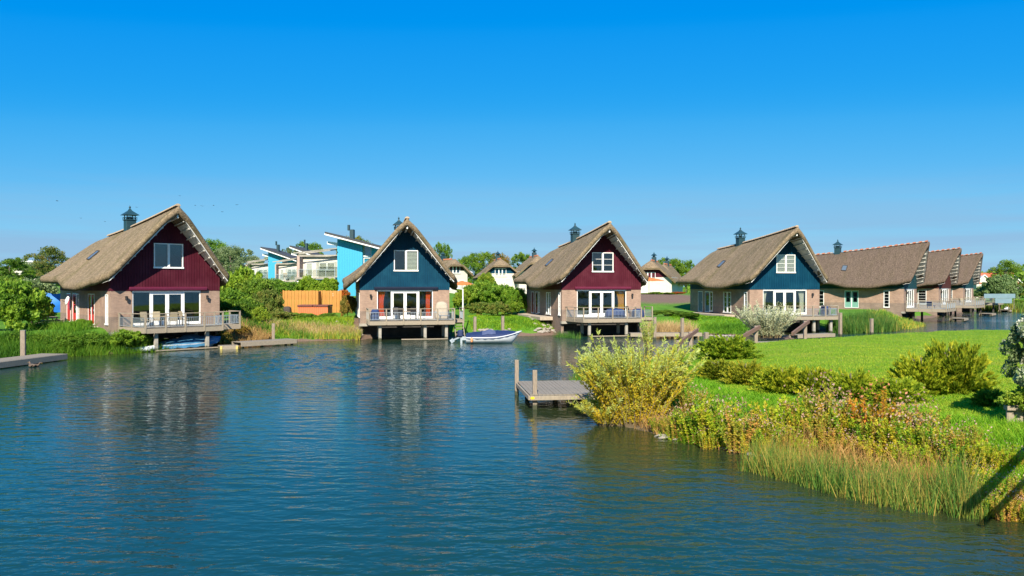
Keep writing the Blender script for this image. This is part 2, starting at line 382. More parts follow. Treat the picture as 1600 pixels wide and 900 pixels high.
def north_z(x,y):
    x=np.asarray(x,float); y=np.asarray(y,float); d=sdf(NORTH,x,y)
    z=-0.9+np.clip(d+1.2,0,1.2)/1.2*1.0+sstep(0,4.2,d)*1.42
    z=z+sstep(22,38,d)*1.7*sstep(250,120,np.abs(x))*0+sstep(85,112,y)*1.9*sstep(40,28,x)+sstep(75,95,y)*1.2*sstep(-8,-16,x)
    z=z+wob(x,y)*0.07*sstep(0,3,d)
    return np.where(d<-1.2,-1.6,z)

def pen_z(x,y):
    x=np.asarray(x,float); y=np.asarray(y,float); d=sdf(PEN,x,y)
    top=0.6+0.5*sstep(7,20,x)
    z=-0.7+np.clip(d+1,0,1)*0.78+sstep(0,4.6,d)*(top-0.05)
    z=z+wob(x*1.5,y*1.3)*0.035*sstep(0,3,d)
    return np.where(d<-1.0,-1.5,z)

def gz(x,y): return float(max(north_z(x,y),pen_z(x,y)))

def sheet(name, xs, ys, fz, m, attrs=None):
    X,Y=np.meshgrid(xs,ys); Z=fz(X,Y); nx,ny=len(xs),len(ys)
    co=np.stack([X,Y,Z],-1).reshape(-1,3)
    i=np.arange(nx*ny).reshape(ny,nx); q=np.stack([i[:-1,:-1],i[:-1,1:],i[1:,1:],i[1:,:-1]],-1).reshape(-1,4)
    me=np_mesh(name,co,q,m); me.shade_smooth()
    if attrs:
        for k,fn in attrs.items():
            a=me.attributes.new(k,'FLOAT','POINT'); a.data.foreach_set('value',fn(X,Y,Z).astype(np.float32).ravel())
    return link(name,me)

def np_mesh(name, co, quads, m, tint=None):
    me=D.meshes.new(name); nv=len(co); nf=len(quads); k=quads.shape[1]
    me.vertices.add(nv); me.vertices.foreach_set('co',np.ascontiguousarray(co,dtype=np.float32).ravel())
    me.loops.add(nf*k); me.loops.foreach_set('vertex_index',np.ascontiguousarray(quads,dtype=np.int32).ravel())
    me.polygons.add(nf); me.polygons.foreach_set('loop_start',np.arange(0,nf*k,k,dtype=np.int32))
    me.update(calc_edges=True); me.materials.append(m)
    if tint is not None:
        a=me.attributes.new('tint','FLOAT','FACE'); a.data.foreach_set('value',np.asarray(tint,dtype=np.float32))
    return me

def ground_mat(name, g1, g2, g3, soil1, soil2):
    m=D.materials.new(name); t,p,N,L=nodes(m)
    tc=N.new('ShaderNodeTexCoord')
    n=N.new('ShaderNodeTexNoise'); n.inputs['Scale'].default_value=0.35; n.inputs['Detail'].default_value=7; n.inputs['Roughness'].default_value=0.7; L.new(tc.outputs['Object'],n.inputs['Vector'])
    r=N.new('ShaderNodeValToRGB'); e=r.color_ramp.elements; e[0].position=0.3; e[0].color=(*g2,1); e[1].position=0.72; e[1].color=(*g3,1); k=e.new(0.5); k.color=(*g1,1)
    L.new(n.outputs[0],r.inputs[0])
    mp=N.new('ShaderNodeMapping'); mp.inputs['Scale'].default_value=(1,0.6,1); L.new(tc.outputs['Object'],mp.inputs[0])
    nf=N.new('ShaderNodeTexNoise'); nf.inputs['Scale'].default_value=9; nf.inputs['Detail'].default_value=6; nf.inputs['Roughness'].default_value=0.8; L.new(mp.outputs[0],nf.inputs['Vector'])
    mr=N.new('ShaderNodeMapRange'); mr.inputs[1].default_value=0.3; mr.inputs[2].default_value=0.7; mr.inputs[3].default_value=0.6; mr.inputs[4].default_value=1.3; L.new(nf.outputs[0],mr.inputs[0])
    ml=N.new('ShaderNodeMix'); ml.data_type='RGBA'; ml.blend_type='MULTIPLY'; ml.inputs[0].default_value=1; L.new(r.outputs[0],ml.inputs[6]); L.new(mr.outputs[0],ml.inputs[7])
    a=N.new('ShaderNodeAttribute'); a.attribute_name='soil'
    rs=N.new('ShaderNodeValToRGB'); rs.color_ramp.elements[0].color=(*soil2,1); rs.color_ramp.elements[1].color=(*soil1,1); rs.color_ramp.elements[0].position=0.35; rs.color_ramp.elements[1].position=0.65; L.new(nf.outputs[0],rs.inputs[0])
    ad=N.new('ShaderNodeMath'); ad.operation='MULTIPLY_ADD'; ad.inputs[1].default_value=1.2; L.new(nf.outputs[0],ad.inputs[0])
    sb=N.new('ShaderNodeMath'); sb.operation='SUBTRACT'; sb.inputs[1].default_value=0.6; L.new(a.outputs['Fac'],sb.inputs[0]); L.new(sb.outputs[0],ad.inputs[2])
    cr=N.new('ShaderNodeValToRGB'); cr.color_ramp.elements[0].position=0.4; cr.color_ramp.elements[1].position=0.6; L.new(ad.outputs[0],cr.inputs[0])
    mx=N.new('ShaderNodeMix'); mx.data_type='RGBA'; L.new(cr.outputs[0],mx.inputs[0]); L.new(ml.outputs[2],mx.inputs[6]); L.new(rs.outputs[0],mx.inputs[7])
    L.new(mx.outputs[2],p.inputs['Base Color']); p.inputs['Roughness'].default_value=0.95; p.inputs['Specular IOR Level'].default_value=0.1
    b=N.new('ShaderNodeBump'); b.inputs['Strength'].default_value=0.8; b.inputs['Distance'].default_value=0.06; L.new(nf.outputs[0],b.inputs['Height']); L.new(b.outputs[0],p.inputs['Normal'])
    return m

GROUND=ground_mat('meadow',(0.085,0.20,0.018),(0.055,0.135,0.014),(0.13,0.23,0.03),(0.20,0.135,0.10),(0.11,0.075,0.055))
LAWN=ground_mat('lawn',(0.15,0.25,0.014),(0.10,0.20,0.012),(0.24,0.27,0.03),(0.16,0.12,0.07),(0.09,0.07,0.045))

def soil_n(X,Y,Z):
    s=np.where(Z<0.22,1.0,0.0)*0.9
    s=np.maximum(s,1.0*np.exp(-(((X-20)/7)**2+((Y-106)/10)**2)))       # bare heath slope behind the cottages
    s=np.maximum(s,1.15*np.exp(-(((X+15.2)/2.6)**2+((Y-71)/3.5)**2)))  # bare bank beside the blue cottage
    s=np.maximum(s,0.9*np.exp(-(((X-4)/1.2)**2+((Y-74)/2)**2)))
    s=np.maximum(s,0.9*np.exp(-(((X-1)/9)**2+((Y-112)/5)**2)))
    return s
def soil_p(X,Y,Z): return np.where(Z<0.1,1.0,0.0)

def spaced(a,b,step,far):
    c=np.arange(a,b+step,step); k=np.geomspace(step,far,26).cumsum(); k=k[k<far]
    return np.concatenate([a-k[::-1],c,b+k])
g=sheet('ground',spaced(-60,120,1.0,4200),spaced(30,165,1.0,5200)[26-0:] if False else np.concatenate([np.arange(0,30,3.0),np.arange(30,165,1.0),165+np.geomspace(2,5000,28)]),north_z,GROUND,{'soil':soil_n}); tag(g,kind='structure')
g=sheet('lawn',np.concatenate([np.arange(0,34,0.3),np.arange(34,64,1.0),np.arange(64,165,6.0)]),np.arange(11,72,0.35),pen_z,LAWN,{'soil':soil_p}); tag(g,kind='structure')

def water_mat():
    m=D.materials.new('water'); t,p,N,L=nodes(m)
    at_=N.new('ShaderNodeAttribute'); at_.attribute_name='shallow'
    mc=N.new('ShaderNodeMix'); mc.data_type='RGBA'; mc.inputs[6].default_value=(0.006,0.034,0.027,1); mc.inputs[7].default_value=(0.026,0.032,0.008,1)
    L.new(at_.outputs['Fac'],mc.inputs[0]); L.new(mc.outputs[2],p.inputs['Base Color'])
    p.inputs['Roughness'].default_value=0.07; p.inputs['IOR'].default_value=1.333
    p.inputs['Specular IOR Level'].default_value=0.5
    tc=N.new('ShaderNodeTexCoord')
    def noise(scale,st,rot,det=3):
        mp=N.new('ShaderNodeMapping'); mp.inputs['Scale'].default_value=st; mp.inputs['Rotation'].default_value=(0,0,R(rot)); L.new(tc.outputs['Object'],mp.inputs[0])
        n=N.new('ShaderNodeTexNoise'); n.inputs['Scale'].default_value=scale; n.inputs['Detail'].default_value=det; n.inputs['Roughness'].default_value=0.5; n.inputs['Distortion'].default_value=0.4
        L.new(mp.outputs[0],n.inputs['Vector']); return n.outputs[0]
    a=noise(2.4,(0.45,1,1),20,2); b=noise(7.0,(0.6,1,1),-10,2)
    at2=N.new('ShaderNodeAttribute'); at2.attribute_name='wind'
    def mad(x,k,y=None):
        q=N.new('ShaderNodeMath'); q.operation='MULTIPLY_ADD'; q.inputs[1].default_value=k; L.new(x,q.inputs[0])
        if y is not None: L.new(y,q.inputs[2])
        else: q.inputs[2].default_value=0
        return q.outputs[0]
    h=mad(a,1.0,mad(b,0.30))
    mm=N.new('ShaderNodeMath'); mm.operation='MULTIPLY'; L.new(h,mm.inputs[0]); L.new(at2.outputs['Fac'],mm.inputs[1])
    bp=N.new('ShaderNodeBump'); bp.inputs['Strength'].default_value=1.0; bp.inputs['Distance'].default_value=0.085
    L.new(mm.outputs[0],bp.inputs['Height']); L.new(bp.outputs[0],p.inputs['Normal'])
    return m
WATER=water_mat()
def wind_f(X,Y):
    """how much the wind ruffles the surface: lee behind the near bank and the left reeds, streaks in the open"""
    q=0.5+0.5*np.sin(X*0.11+Y*0.05+0.8)*np.sin(Y*0.13-X*0.04+1.0)+0.25*np.sin(X*0.33+Y*0.21)*np.sin(Y*0.3-X*0.17)
    q=sstep(0.1,0.8,np.clip(q,0,1))*0.75+0.25
    return q*(0.45+0.55*sstep(-26,-15,X-(Y-40)*0.1))*(1+2.2*sstep(50,85,Y))
def ripples(X,Y):
    rg=np.random.default_rng(12); z=np.zeros_like(X); n=44
    lam=np.exp(rg.uniform(math.log(0.20),math.log(0.80),n)); th=R(76)+rg.normal(0,0.34,n); ph=rg.uniform(0,6.283,n)
    for l,t_,p_ in zip(lam,th,ph):
        k=6.283/l; z+=np.sin(k*(X*math.cos(t_)+Y*math.sin(t_))+p_+0.6*np.sin(0.35*X+0.21*Y+p_))*l*0.0036
    z=z+0.35*np.abs(z)   # a little sharper on the crests
    return z*wind_f(X,Y)*(0.6+0.65*sstep(16,42,Y))*sstep(66,46,Y)*sstep(-48,-34,X)*sstep(32,20,X)
def water_sheet():
    xs=np.concatenate([-16-np.geomspace(40,880,12)[::-1],np.arange(-56,-30,0.5),np.arange(-30,-16,0.2),np.arange(-16,11,0.09),np.arange(11,32,0.25),np.arange(32,120,2.0),np.geomspace(120,900,10)])
    ys=np.concatenate([np.linspace(-400,0,9),np.arange(4,11,0.5),np.arange(11,24,0.055),np.arange(24,30,0.08),np.arange(30,66,0.15),np.arange(66,160,1.0),np.array([170,260])])
    X,Y=np.meshgrid(xs,ys); Z=ripples(X,Y); co=np.stack([X,Y,Z],-1).reshape(-1,3); nx,ny=len(xs),len(ys)
    i=np.arange(nx*ny).reshape(ny,nx); q=np.stack([i[:-1,:-1],i[:-1,1:],i[1:,1:],i[1:,:-1]],-1).reshape(-1,4)
    me=np_mesh('water',co,q,WATER); me.shade_smooth()
    cs=np.maximum(sdf(PEN,xs[None,::4]+0*ys[::4,None],ys[::4,None]+0*xs[None,::4]),sdf(NORTH,xs[None,::4]+0*ys[::4,None],ys[::4,None]+0*xs[None,::4]))
    ky=np.minimum(np.arange(ny)//4,cs.shape[0]-1); kx=np.minimum(np.arange(nx)//4,cs.shape[1]-1)
    sh=sstep(-7.5,0.3,cs)[ky][:,kx]*0.9
    for nm,v in (('shallow',sh),('wind',wind_f(X,Y))):
        a=me.attributes.new(nm,'FLOAT','POINT'); a.data.foreach_set('value',v.astype(np.float32).ravel())
    return link('water',me)
tag(water_sheet(),kind='structure')

# ------------------------------------------------------------------ cottages
CL=13.2; HW=4.0; BT=2.55
KY=[-1.0,1.0,4.0,6.5,9.2,14.0]; KZ=[3.75,3.35,2.9,2.95,3.5,3.55]; KX=[4.42,4.9,5.35,5.4,5.3,5.4]
def zr(y): return 7.55+1.52*(max(0,(14.2-y))/16.5)**1.25
def roof_top(x,y):
    xe=interp(y,KY,KX); ze=interp(y,KY,KZ); r=abs(x)/xe
    return zr(y)+(ze-zr(y))*r
def roof_under(x,y): return roof_top(x,y)-0.60
def yfront(r): return -2.35+1.4*r
def yback(r): return 14.2-0.5*r

def roof_mesh(m):
    NT,NR=84,26
    rg=random.Random(3)
    def P(sg,r,t,dz,inset):
        y0,y1=yfront(r),yback(r); y=y0+(y1-y0)*t; y=y+(inset if t<0.5 else -inset)*abs(2*t-1)**8
        xe=interp(y,KY,KX)-inset; ze=interp(y,KY,KZ)
        rr=r
        z=zr(y)+(ze-zr(y))*rr+0.10*math.sin(math.pi*rr)*0.6-(0.26*math.exp(-(rr*7.5)**2))+0.16*max(0,(rr-0.8)/0.2)**2
        return (sg*rr*xe,y,z+dz)
    ss=[i/NR for i in range(-NR,NR+1)]
    rows=[]
    top=[[P(1 if s>=0 else -1,abs(s),i/NT,0.0,0.07) for s in ss] for i in range(NT+1)]
    mid=[[P(1 if s>=0 else -1,abs(s),i/NT,-0.24,0.0) for s in ss] for i in range(NT+1)]
    bot=[[P(1 if s>=0 else -1,abs(s),i/NT,-0.56,0.09) for s in ss] for i in range(NT+1)]
    for i in range(1,NT):
        for k in range(1,2*NR):
            x,y,z=top[i][k]; top[i][k]=(x,y,z+rg.uniform(-0.022,0.022)+0.02*math.sin(y*2.1+x*1.3)*math.sin(x*2.4))
    mb=MB(); mb.grid(top); mb.grid(bot)
    def ring(G):
        n=len(G[0]); return [G[0][k] for k in range(n)]+[G[i][n-1] for i in range(1,len(G))]+[G[-1][k] for k in range(n-2,-1,-1)]+[G[i][0] for i in range(len(G)-2,0,-1)]
    a,b,c=ring(top),ring(mid),ring(bot); n=len(a)
    # bulge the rim a little so the cut edge of the thatch reads round
    mb.add(a+b+c,[(i,(i+1)%n,n+(i+1)%n,n+i) for i in range(n)]+[(n+i,n+(i+1)%n,2*n+(i+1)%n,2*n+i) for i in range(n)])
    me=mb.mesh('thatched_roof',m)
    import bmesh
    b_=bmesh.new(); b_.from_mesh(me); bmesh.ops.remove_doubles(b_,verts=b_.verts,dist=0.002); bmesh.ops.recalc_face_normals(b_,faces=b_.faces); b_.to_mesh(me); b_.free()
    me.shade_smooth(); return me
ROOFS={m.name:roof_mesh(m) for m in (THATCH,THATCH_DARK)}

def boards_gable(y, thick, win):
    """upright boards between the brick and the roof, cut round the window"""
    mb=MB(); wd=0.2; n=int(2*HW/wd)
    for i in range(n):
        x0=-HW+i*wd+0.022; x1=-HW+(i+1)*wd-0.004
        def ztop(x): return roof_under(x,max(y,-0.5))+0.05
        spans=[(BT+0.004,None)]
        if win and x1>win[0] and x0<win[1]: spans=[(BT+0.004,win[2]),(win[3],None)]
        for a,b in spans:
            za=b if b is not None else ztop(x0); zb=b if b is not None else ztop(x1)
            if min(za,zb)<a: continue
            mb.prism([(x0,y,a),(x1,y,a),(x1,y,zb),(x0,y,za)],(0,thick,0))
    # backing sheet behind the joints
    for (xa,xb,a,b) in ([(-HW,HW,BT+0.004,None)] if not win else [(-HW,win[0],BT+0.004,None),(win[1],HW,BT+0.004,None),(win[0],win[1],BT+0.004,win[2]),(win[0],win[1],win[3],None)]):
        yy=y+thick-0.012 if thick>0 else y+thick+0.012
        k=10; xs=[xa+(xb-xa)*i/k for i in range(k+1)]
        if b is None:
            if xa<0<xb: xs=sorted(xs+[0.0])
            poly=[(x,yy,a) for x in (xa,xb)]+[(x,yy,roof_under(x,max(y,-0.5))+0.05) for x in reversed(xs)]
        else: poly=[(xa,yy,a),(xb,yy,a),(xb,yy,b),(xa,yy,b)]
        mb.prism(poly,(0,0.02,0))
    return mb

def window(parent, cx, z0, z1, wd, y, nleaf=2, grid=None, blind=None, fm=WHITE, axis='x', name='window'):
    """window: outer frame mesh with mullion and pane sub-parts. axis 'x' lies in the gable, 'y' in the side wall (cx is then y, y is x)"""
    mb=MB(); t=0.075; d=0.10
    def bb(mb_,a0,a1,c0,c1,z0_,z1_):
        if axis=='x': mb_.box(a0,a1,c0,c1,z0_,z1_)
        else: mb_.box(c0,c1,a0,a1,z0_,z1_)
    a0,a1=cx-wd/2,cx+wd/2
    bb(mb,a0,a0+t,y-0.03,y+d,z0,z1); bb(mb,a1-t,a1,y-0.03,y+d,z0,z1); bb(mb,a0+t,a1-t,y-0.03,y+d,z1-t,z1); bb(mb,a0-0.04,a1+0.04,y-0.07,y+d,z0-0.05,z0+t-0.003)
    o=mb.build(name,fm,parent)
    k=(wd-2*t)/nleaf
    for i in range(nleaf):
        l=a0+t+i*k; r_=l+k
        if i:
            m2=MB(); bb(m2,l-0.085,l+0.085,y-0.035,y+d-0.01,z0+t,z1-t); m2.build('mullion',fm,o)
        m3=MB(); bb(m3,l+0.02,r_-0.02,y+0.035,y+0.047,z0+t-0.01,z1-t+0.01); m3.build('pane',PANE,o)
        if grid:
            m4=MB()
            for q in range(1,grid):
                zz=z0+t+(z1-z0-2*t)*q/grid; bb(m4,l+0.02,r_-0.02,y+0.012,y+0.034,zz-0.015,zz+0.015)
            m4.build('glazing_bar',fm,o)['kind']='stuff'
        if blind and blind[i]:
            m5=MB()
            for q in range(14):
                zz=z1-t-0.02-(z1-z0-2*t)*(q+0.5)/14; bb(m5,l+0.03,r_-0.03,y+0.07,y+0.085,zz-0.04,zz+0.045)
            m5.build('blind',blind[i],o)['kind']='stuff'
    return o

def curtain(parent, x0, x1, z0, z1, y, m, pinch=0.0):
    P=[]
    n=26
    for zi in range(9):
        f=zi/8; z=z1+(z0-z1)*f; row=[]
        for i in range(n+1):
            u=i/n; xx=x0+(x1-x0)*(u*(1-pinch*math.sin(math.pi*f)))
            row.append((xx,y+0.05*math.sin(u*26),z))
        P.append(row)
    Q=[[(x,yy+0.012,z) for x,yy,z in r] for r in P]
    mb=MB(); mb.grid(P); mb.grid(Q)
    return mb.build('curtain',m,parent,smooth=True)

def side_wall(root, x, openings, inward):
    """brick side wall made of panels between its openings"""
    mb=MB(); x0,x1=(x,x+0.25) if inward>0 else (x-0.25,x)
    y=0.253; L=CL-0.253
    for a,b in openings:
        mb.box(x0,x1,y,a,-2.2,BT); mb.box(x0,x1,a,b,-2.2,-0.02); mb.box(x0,x1,a,b,2.32,BT); y=b
    mb.box(x0,x1,y,L,-2.2,BT)
    return mb.build('brick_wall',BRICK,root)

def side_door(root, y0, y1, x, m, glass=True, frame=WHITE):
    """door in the left side wall: frame > leaf, pane, handle"""
    mb=MB(); t=0.045
    mb.box(x-0.02,x+0.1,y0,y0+t,0,2.32); mb.box(x-0.02,x+0.1,y1-t,y1,0,2.32); mb.box(x-0.02,x+0.1,y0+t,y1-t,2.25,2.32); mb.box(x-0.06,x+0.1,y0+t,y1-t,-0.02,0.04)
    o=mb.build('door',frame,root)
    a,b=y0+t+0.005,y1-t-0.005; lf=MB()
    if glass:
        lf.box(x+0.01,x+0.06,a,a+0.14,0.045,2.245); lf.box(x+0.01,x+0.06,b-0.14,b,0.045,2.245)
        lf.box(x+0.01,x+0.06,a+0.14,b-0.14,2.1,2.245); lf.box(x+0.01,x+0.06,a+0.14,b-0.14,0.045,0.75)
        MB().box(x+0.03,x+0.042,a+0.13,b-0.13,0.74,2.11).build('pane',PANE,o)
        MB().box(x+0.012,x+0.05,a+0.14,b-0.14,1.39,1.44).build('glazing_bar',m,o)
    else:
        lf.box(x+0.015,x+0.06,a,b,0.045,2.245)
        for zz in (0.35,1.35): lf.box(x+0.002,x+0.015,a+0.15,b-0.15,zz,zz+0.75)
    lf.build('door_leaf',m,o)
    MB().box(x-0.05,x+0.01,a+0.05,a+0.08,1.0,1.14).build('handle',GALV,o)
    return o

def chimney(root, y):
    zt=zr(y)-0.22; mb=MB(); mb.cbox(-0.38,0.38,y-0.38,y+0.38,zt-0.75,zt+0.62,0.02); mb.cbox(-0.44,0.44,y-0.44,y+0.44,zt+0.625,zt+0.70,0.015)
    o=mb.build('chimney',CHIM,root)
    rl=MB()
    for i in range(4):
        a,b=[(-1,-1),(1,-1),(1,1),(-1,1)][i],[(1,-1),(1,1),(-1,1),(-1,-1)][i]
        rl.bar((a[0]*0.44,y+a[1]*0.44,zt+0.86),(b[0]*0.44,y+b[1]*0.44,zt+0.86),0.035,0.035)
        for f in (0,0.33,0.66):
            rl.bar((a[0]*0.42+(b[0]-a[0])*0.42*f,y+a[1]*0.42+(b[1]-a[1])*0.42*f,zt+0.70),(a[0]*0.42+(b[0]-a[0])*0.42*f,y+a[1]*0.42+(b[1]-a[1])*0.42*f,zt+0.86),0.03,0.03)
    rl.build('chimney_rail',CHIM,o)
    po=MB()
    for a,b in ((-1,-1),(1,-1),(1,1),(-1,1)): po.box(a*0.32-0.03,a*0.32+0.03,y+b*0.32-0.03,y+b*0.32+0.03,zt+0.70,zt+1.12)
    po.lathe([(0.2,0.70),(0.2,0.95)],10,(0,y,zt)); po.build('cowl_post',CHIM,o)
    rf=MB(); rows=[]
    for h,z in ((0.58,1.06),(0.56,1.10),(0.35,1.27),(0.15,1.44),(0.05,1.62)):
        rows.append((h,z))
    vs=[];fs=[]
    for h,z in rows: vs+=[(-h,y-h,zt+z),(h,y-h,zt+z),(h,y+h,zt+z),(-h,y+h,zt+z)]
    for i in range(len(rows)-1):
        for k in range(4): fs.append((i*4+k,i*4+(k+1)%4,i*4+4+(k+1)%4,i*4+4+k))
    fs.append((3,2,1,0)); fs.append(tuple(len(vs)-4+k for k in range(4)))
    rf.add(vs,fs); rf.build('cowl_roof',CHIM,o)
    fi=MB(); fi.lathe([(0.02,1.60),(0.03,1.64),(0.08,1.69),(0.09,1.74),(0.06,1.79),(0.02,1.82),(0.01,1.90)],10,(0,y,zt)); fi.build('finial',CHIM,o,smooth=True)

_pur={}
def cottage(label, loc, th, clad, thatch=THATCH, ridge=RIDGE, alt=False, awning=None, doors=RED, door_frame=WHITE, curtains=(), blinds=(None,None), bars=None, sky_light=True, chim=8.4,
            openings=None, lamps=((-2.9,),), green=False, win=(-1.0,1.15,4.28,6.12), side_detail=True):
    root=thing('thatched_cottage',label,'cottage',(loc[0],loc[1],1.75),R(th),'thatched cottages round the water')
    # walls
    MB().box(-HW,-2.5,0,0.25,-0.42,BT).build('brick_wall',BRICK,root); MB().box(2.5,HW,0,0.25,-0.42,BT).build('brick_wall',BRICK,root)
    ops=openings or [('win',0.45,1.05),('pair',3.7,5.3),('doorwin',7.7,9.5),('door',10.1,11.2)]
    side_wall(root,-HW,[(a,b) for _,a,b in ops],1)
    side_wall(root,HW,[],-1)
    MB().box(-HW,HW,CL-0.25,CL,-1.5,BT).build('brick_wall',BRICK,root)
    MB().box(-HW-0.06,HW+0.06,-0.07,0.3,-0.66,-0.425).build('footing',CONC,root)
    MB().box(-HW+0.26,HW-0.26,0.9,1.1,-3.0,-0.45).build('foundation_wall',DARKC,root)  # dark backing; its colour holds the shade of the void under the floor
    # rooms behind the glass
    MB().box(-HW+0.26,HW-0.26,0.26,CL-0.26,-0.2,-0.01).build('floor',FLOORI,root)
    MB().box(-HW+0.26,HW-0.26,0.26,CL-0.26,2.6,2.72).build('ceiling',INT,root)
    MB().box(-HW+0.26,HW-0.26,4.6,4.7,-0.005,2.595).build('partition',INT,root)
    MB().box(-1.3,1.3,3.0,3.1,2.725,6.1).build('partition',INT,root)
    # painted boards
    boards_gable(-0.03,0.05,win).build('cladding',clad,root)
    boards_gable(CL,-0.05,None).build('cladding',clad,root)
    for sx in (-1,1):
        mb=MB(); n=44
        for i in range(n):
            a=0.03+(CL-0.06)*i/n; b=0.03+(CL-0.06)*(i+1)/n-0.015
            ym=(a+b)/2; zt=min(roof_under(HW,ym)+0.1,4.2)
            if sx<0: mb.box(-HW-0.03,-HW+0.02,a,b,BT+0.004,zt)
            else: mb.box(HW-0.02,HW+0.03,a,b,BT+0.004,zt)
        if sx<0: mb.box(-HW,-HW+0.03,0.03,CL-0.03,BT+0.002,3.55)
        else: mb.box(HW-0.03,HW,0.03,CL-0.03,BT+0.002,3.55)
        mb.build('cladding',clad,root)
    # roof
    rf=link('thatched_roof',ROOFS[thatch.name],root)
    # ridge tiles
    def ridge_tiles(sel,m,nm,rr=0.15):
        mb=MB(); n=44
        for i in range(n):
            if not sel(i): continue
            y0=yfront(0)+0.25+(16.1)*i/n; y1=y0+16.1/n*0.93
            if abs((y0+y1)/2-chim)<0.62: continue
            z0,z1=zr(y0)-0.24,zr(y1)-0.24
            ro=[];ri=[]
            for yy,zz,q in ((y0,z0,rr),(y1,z1,rr*0.9)):
                ro.append([(q*math.cos(math.pi*k/6)*1.2,yy,zz+q*math.sin(math.pi*k/6)) for k in range(7)])
            mb.grid(ro); k=len(mb.v); 
            for r_ in ro: mb.add(r_,[tuple(range(7))])
        o=mb.build(nm,m,rf,smooth=False); o['kind']='stuff'; return o
    if alt: ridge_tiles(lambda i:i%2==0,ridge,'ridge_tile',0.19); ridge_tiles(lambda i:i%2==1,MORTAR,'ridge_mortar',0.13)
    else: ridge_tiles(lambda i:True,ridge,'ridge_tile',0.17)
    # white soffit under the front overhang, its purlins and edge board
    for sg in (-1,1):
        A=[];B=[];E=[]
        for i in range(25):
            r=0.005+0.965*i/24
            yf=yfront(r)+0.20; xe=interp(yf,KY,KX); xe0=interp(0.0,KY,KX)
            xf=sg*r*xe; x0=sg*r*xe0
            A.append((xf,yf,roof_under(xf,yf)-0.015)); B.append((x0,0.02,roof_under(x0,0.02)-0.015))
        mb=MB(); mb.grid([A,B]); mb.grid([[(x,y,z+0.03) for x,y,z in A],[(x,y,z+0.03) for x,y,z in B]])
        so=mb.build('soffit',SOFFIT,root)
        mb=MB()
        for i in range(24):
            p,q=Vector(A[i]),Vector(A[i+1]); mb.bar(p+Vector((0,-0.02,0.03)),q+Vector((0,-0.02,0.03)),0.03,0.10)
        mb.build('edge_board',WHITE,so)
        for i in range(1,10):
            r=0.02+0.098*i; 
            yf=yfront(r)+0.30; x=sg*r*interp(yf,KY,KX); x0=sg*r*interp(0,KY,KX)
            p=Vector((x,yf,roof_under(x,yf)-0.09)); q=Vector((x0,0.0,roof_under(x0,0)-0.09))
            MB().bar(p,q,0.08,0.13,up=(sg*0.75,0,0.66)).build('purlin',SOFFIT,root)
    yf=yfront(0)+0.3
    mb=MB(); p=Vector((0,yf,roof_under(0,yf)-0.28)); q=Vector((0,0,roof_under(0,0)-0.28)); mb.bar(p,q,0.12,0.5); mb.build('ridge_beam',WHITE,root)
    # upper window
    window(root,(win[0]+win[1])/2,win[2],win[3],win[1]-win[0],-0.04,2,bars,blinds)
    # terrace glazing: two fixed lights and two doors
    fr=MB(); t=0.07
    fr.box(-2.5,-2.5+t,0.03,0.15,0,2.5); fr.box(2.5-t,2.5,0.03,0.15,0,2.5); fr.box(-2.5+t,2.5-t,0.03,0.15,2.5-t,2.5); fr.box(-2.5,2.5,-0.01,0.2,-0.02,0.045)
    fr.box(-1.27,-1.17,0.025,0.15,0.045,2.43); fr.box(1.17,1.27,0.025,0.15,0.045,2.43)
    fr.box(-2.5,2.5,0.0,0.26,2.503,2.549)
    gl=fr.build('terrace_glazing',WHITE,root)
    for a,b in ((-2.43,-1.27),(1.27,2.43)): MB().box(a-0.005,b+0.005,0.085,0.097,0.18,2.435).build('pane',PANE,gl); MB().box(a,b,0.05,0.13,0.045,0.185).build('bottom_rail',WHITE,gl)
    for a,b in ((-1.165,-0.005),(0.005,1.165)):
        d=MB(); d.box(a,a+0.13,0.04,0.12,0.05,2.425); d.box(b-0.13,b,0.04,0.12,0.05,2.425); d.box(a+0.13,b-0.13,0.04,0.12,2.27,2.425); d.box(a+0.13,b-0.13,0.04,0.12,0.05,0.32)
        d.build('door_leaf',WHITE,gl); MB().box(a+0.125,b-0.125,0.072,0.084,0.31,2.28).build('pane',PANE,gl)
    MB().box(0.07,0.10,-0.03,0.045,1.0,1.16).build('handle',GALV,gl)
    for c in curtains: curtain(root,c[0],c[1],0.06,2.42,0.36,c[2],c[3])
    if awning:
        mb=MB(); mb.cbox(-2.75,2.95,-0.22,-0.032,2.66,2.84,0.03); mb.build('awning_box',awning,root)
        MB().box(-2.72,2.92,-0.215,-0.05,2.60,2.655).build('awning_bar',awning,root)
    for x in lamps[0]:
        mb=MB(); mb.box(x-0.03,x+0.03,-0.2,-0.001,2.12,2.17); mb.lathe([(0.03,-0.02),(0.12,-0.06),(0.10,-0.10),(0.085,-0.32),(0.03,-0.36)],8,(x,-0.2,2.2)); mb.build('wall_lamp',BLACKM,root)
    chimney(root,chim)
    if sky_light:
        # roof light lying in the thatch of the left slope
        y0=7.3; x0=-3.0; zz=lambda x,y: roof_top(x,y)
        a=[(-2.6,y0,zz(-2.6,y0)),(-2.6,y0+0.6,zz(-2.6,y0+.6)),(-3.35,y0+0.6,zz(-3.35,y0+.6)),(-3.35,y0,zz(-3.35,y0))]
        up=Vector((-0.6,0,0.8))
        fr=MB()
        for i in range(4): fr.bar(Vector(a[i])+up*0.06,Vector(a[(i+1)%4])+up*0.06,0.08,0.12,up=up)
        s=fr.build('skylight',DARKC,root)
        MB().prism([tuple(Vector(p)+up*0.075) for p in a],up*0.02).build('pane',SKYL,s)
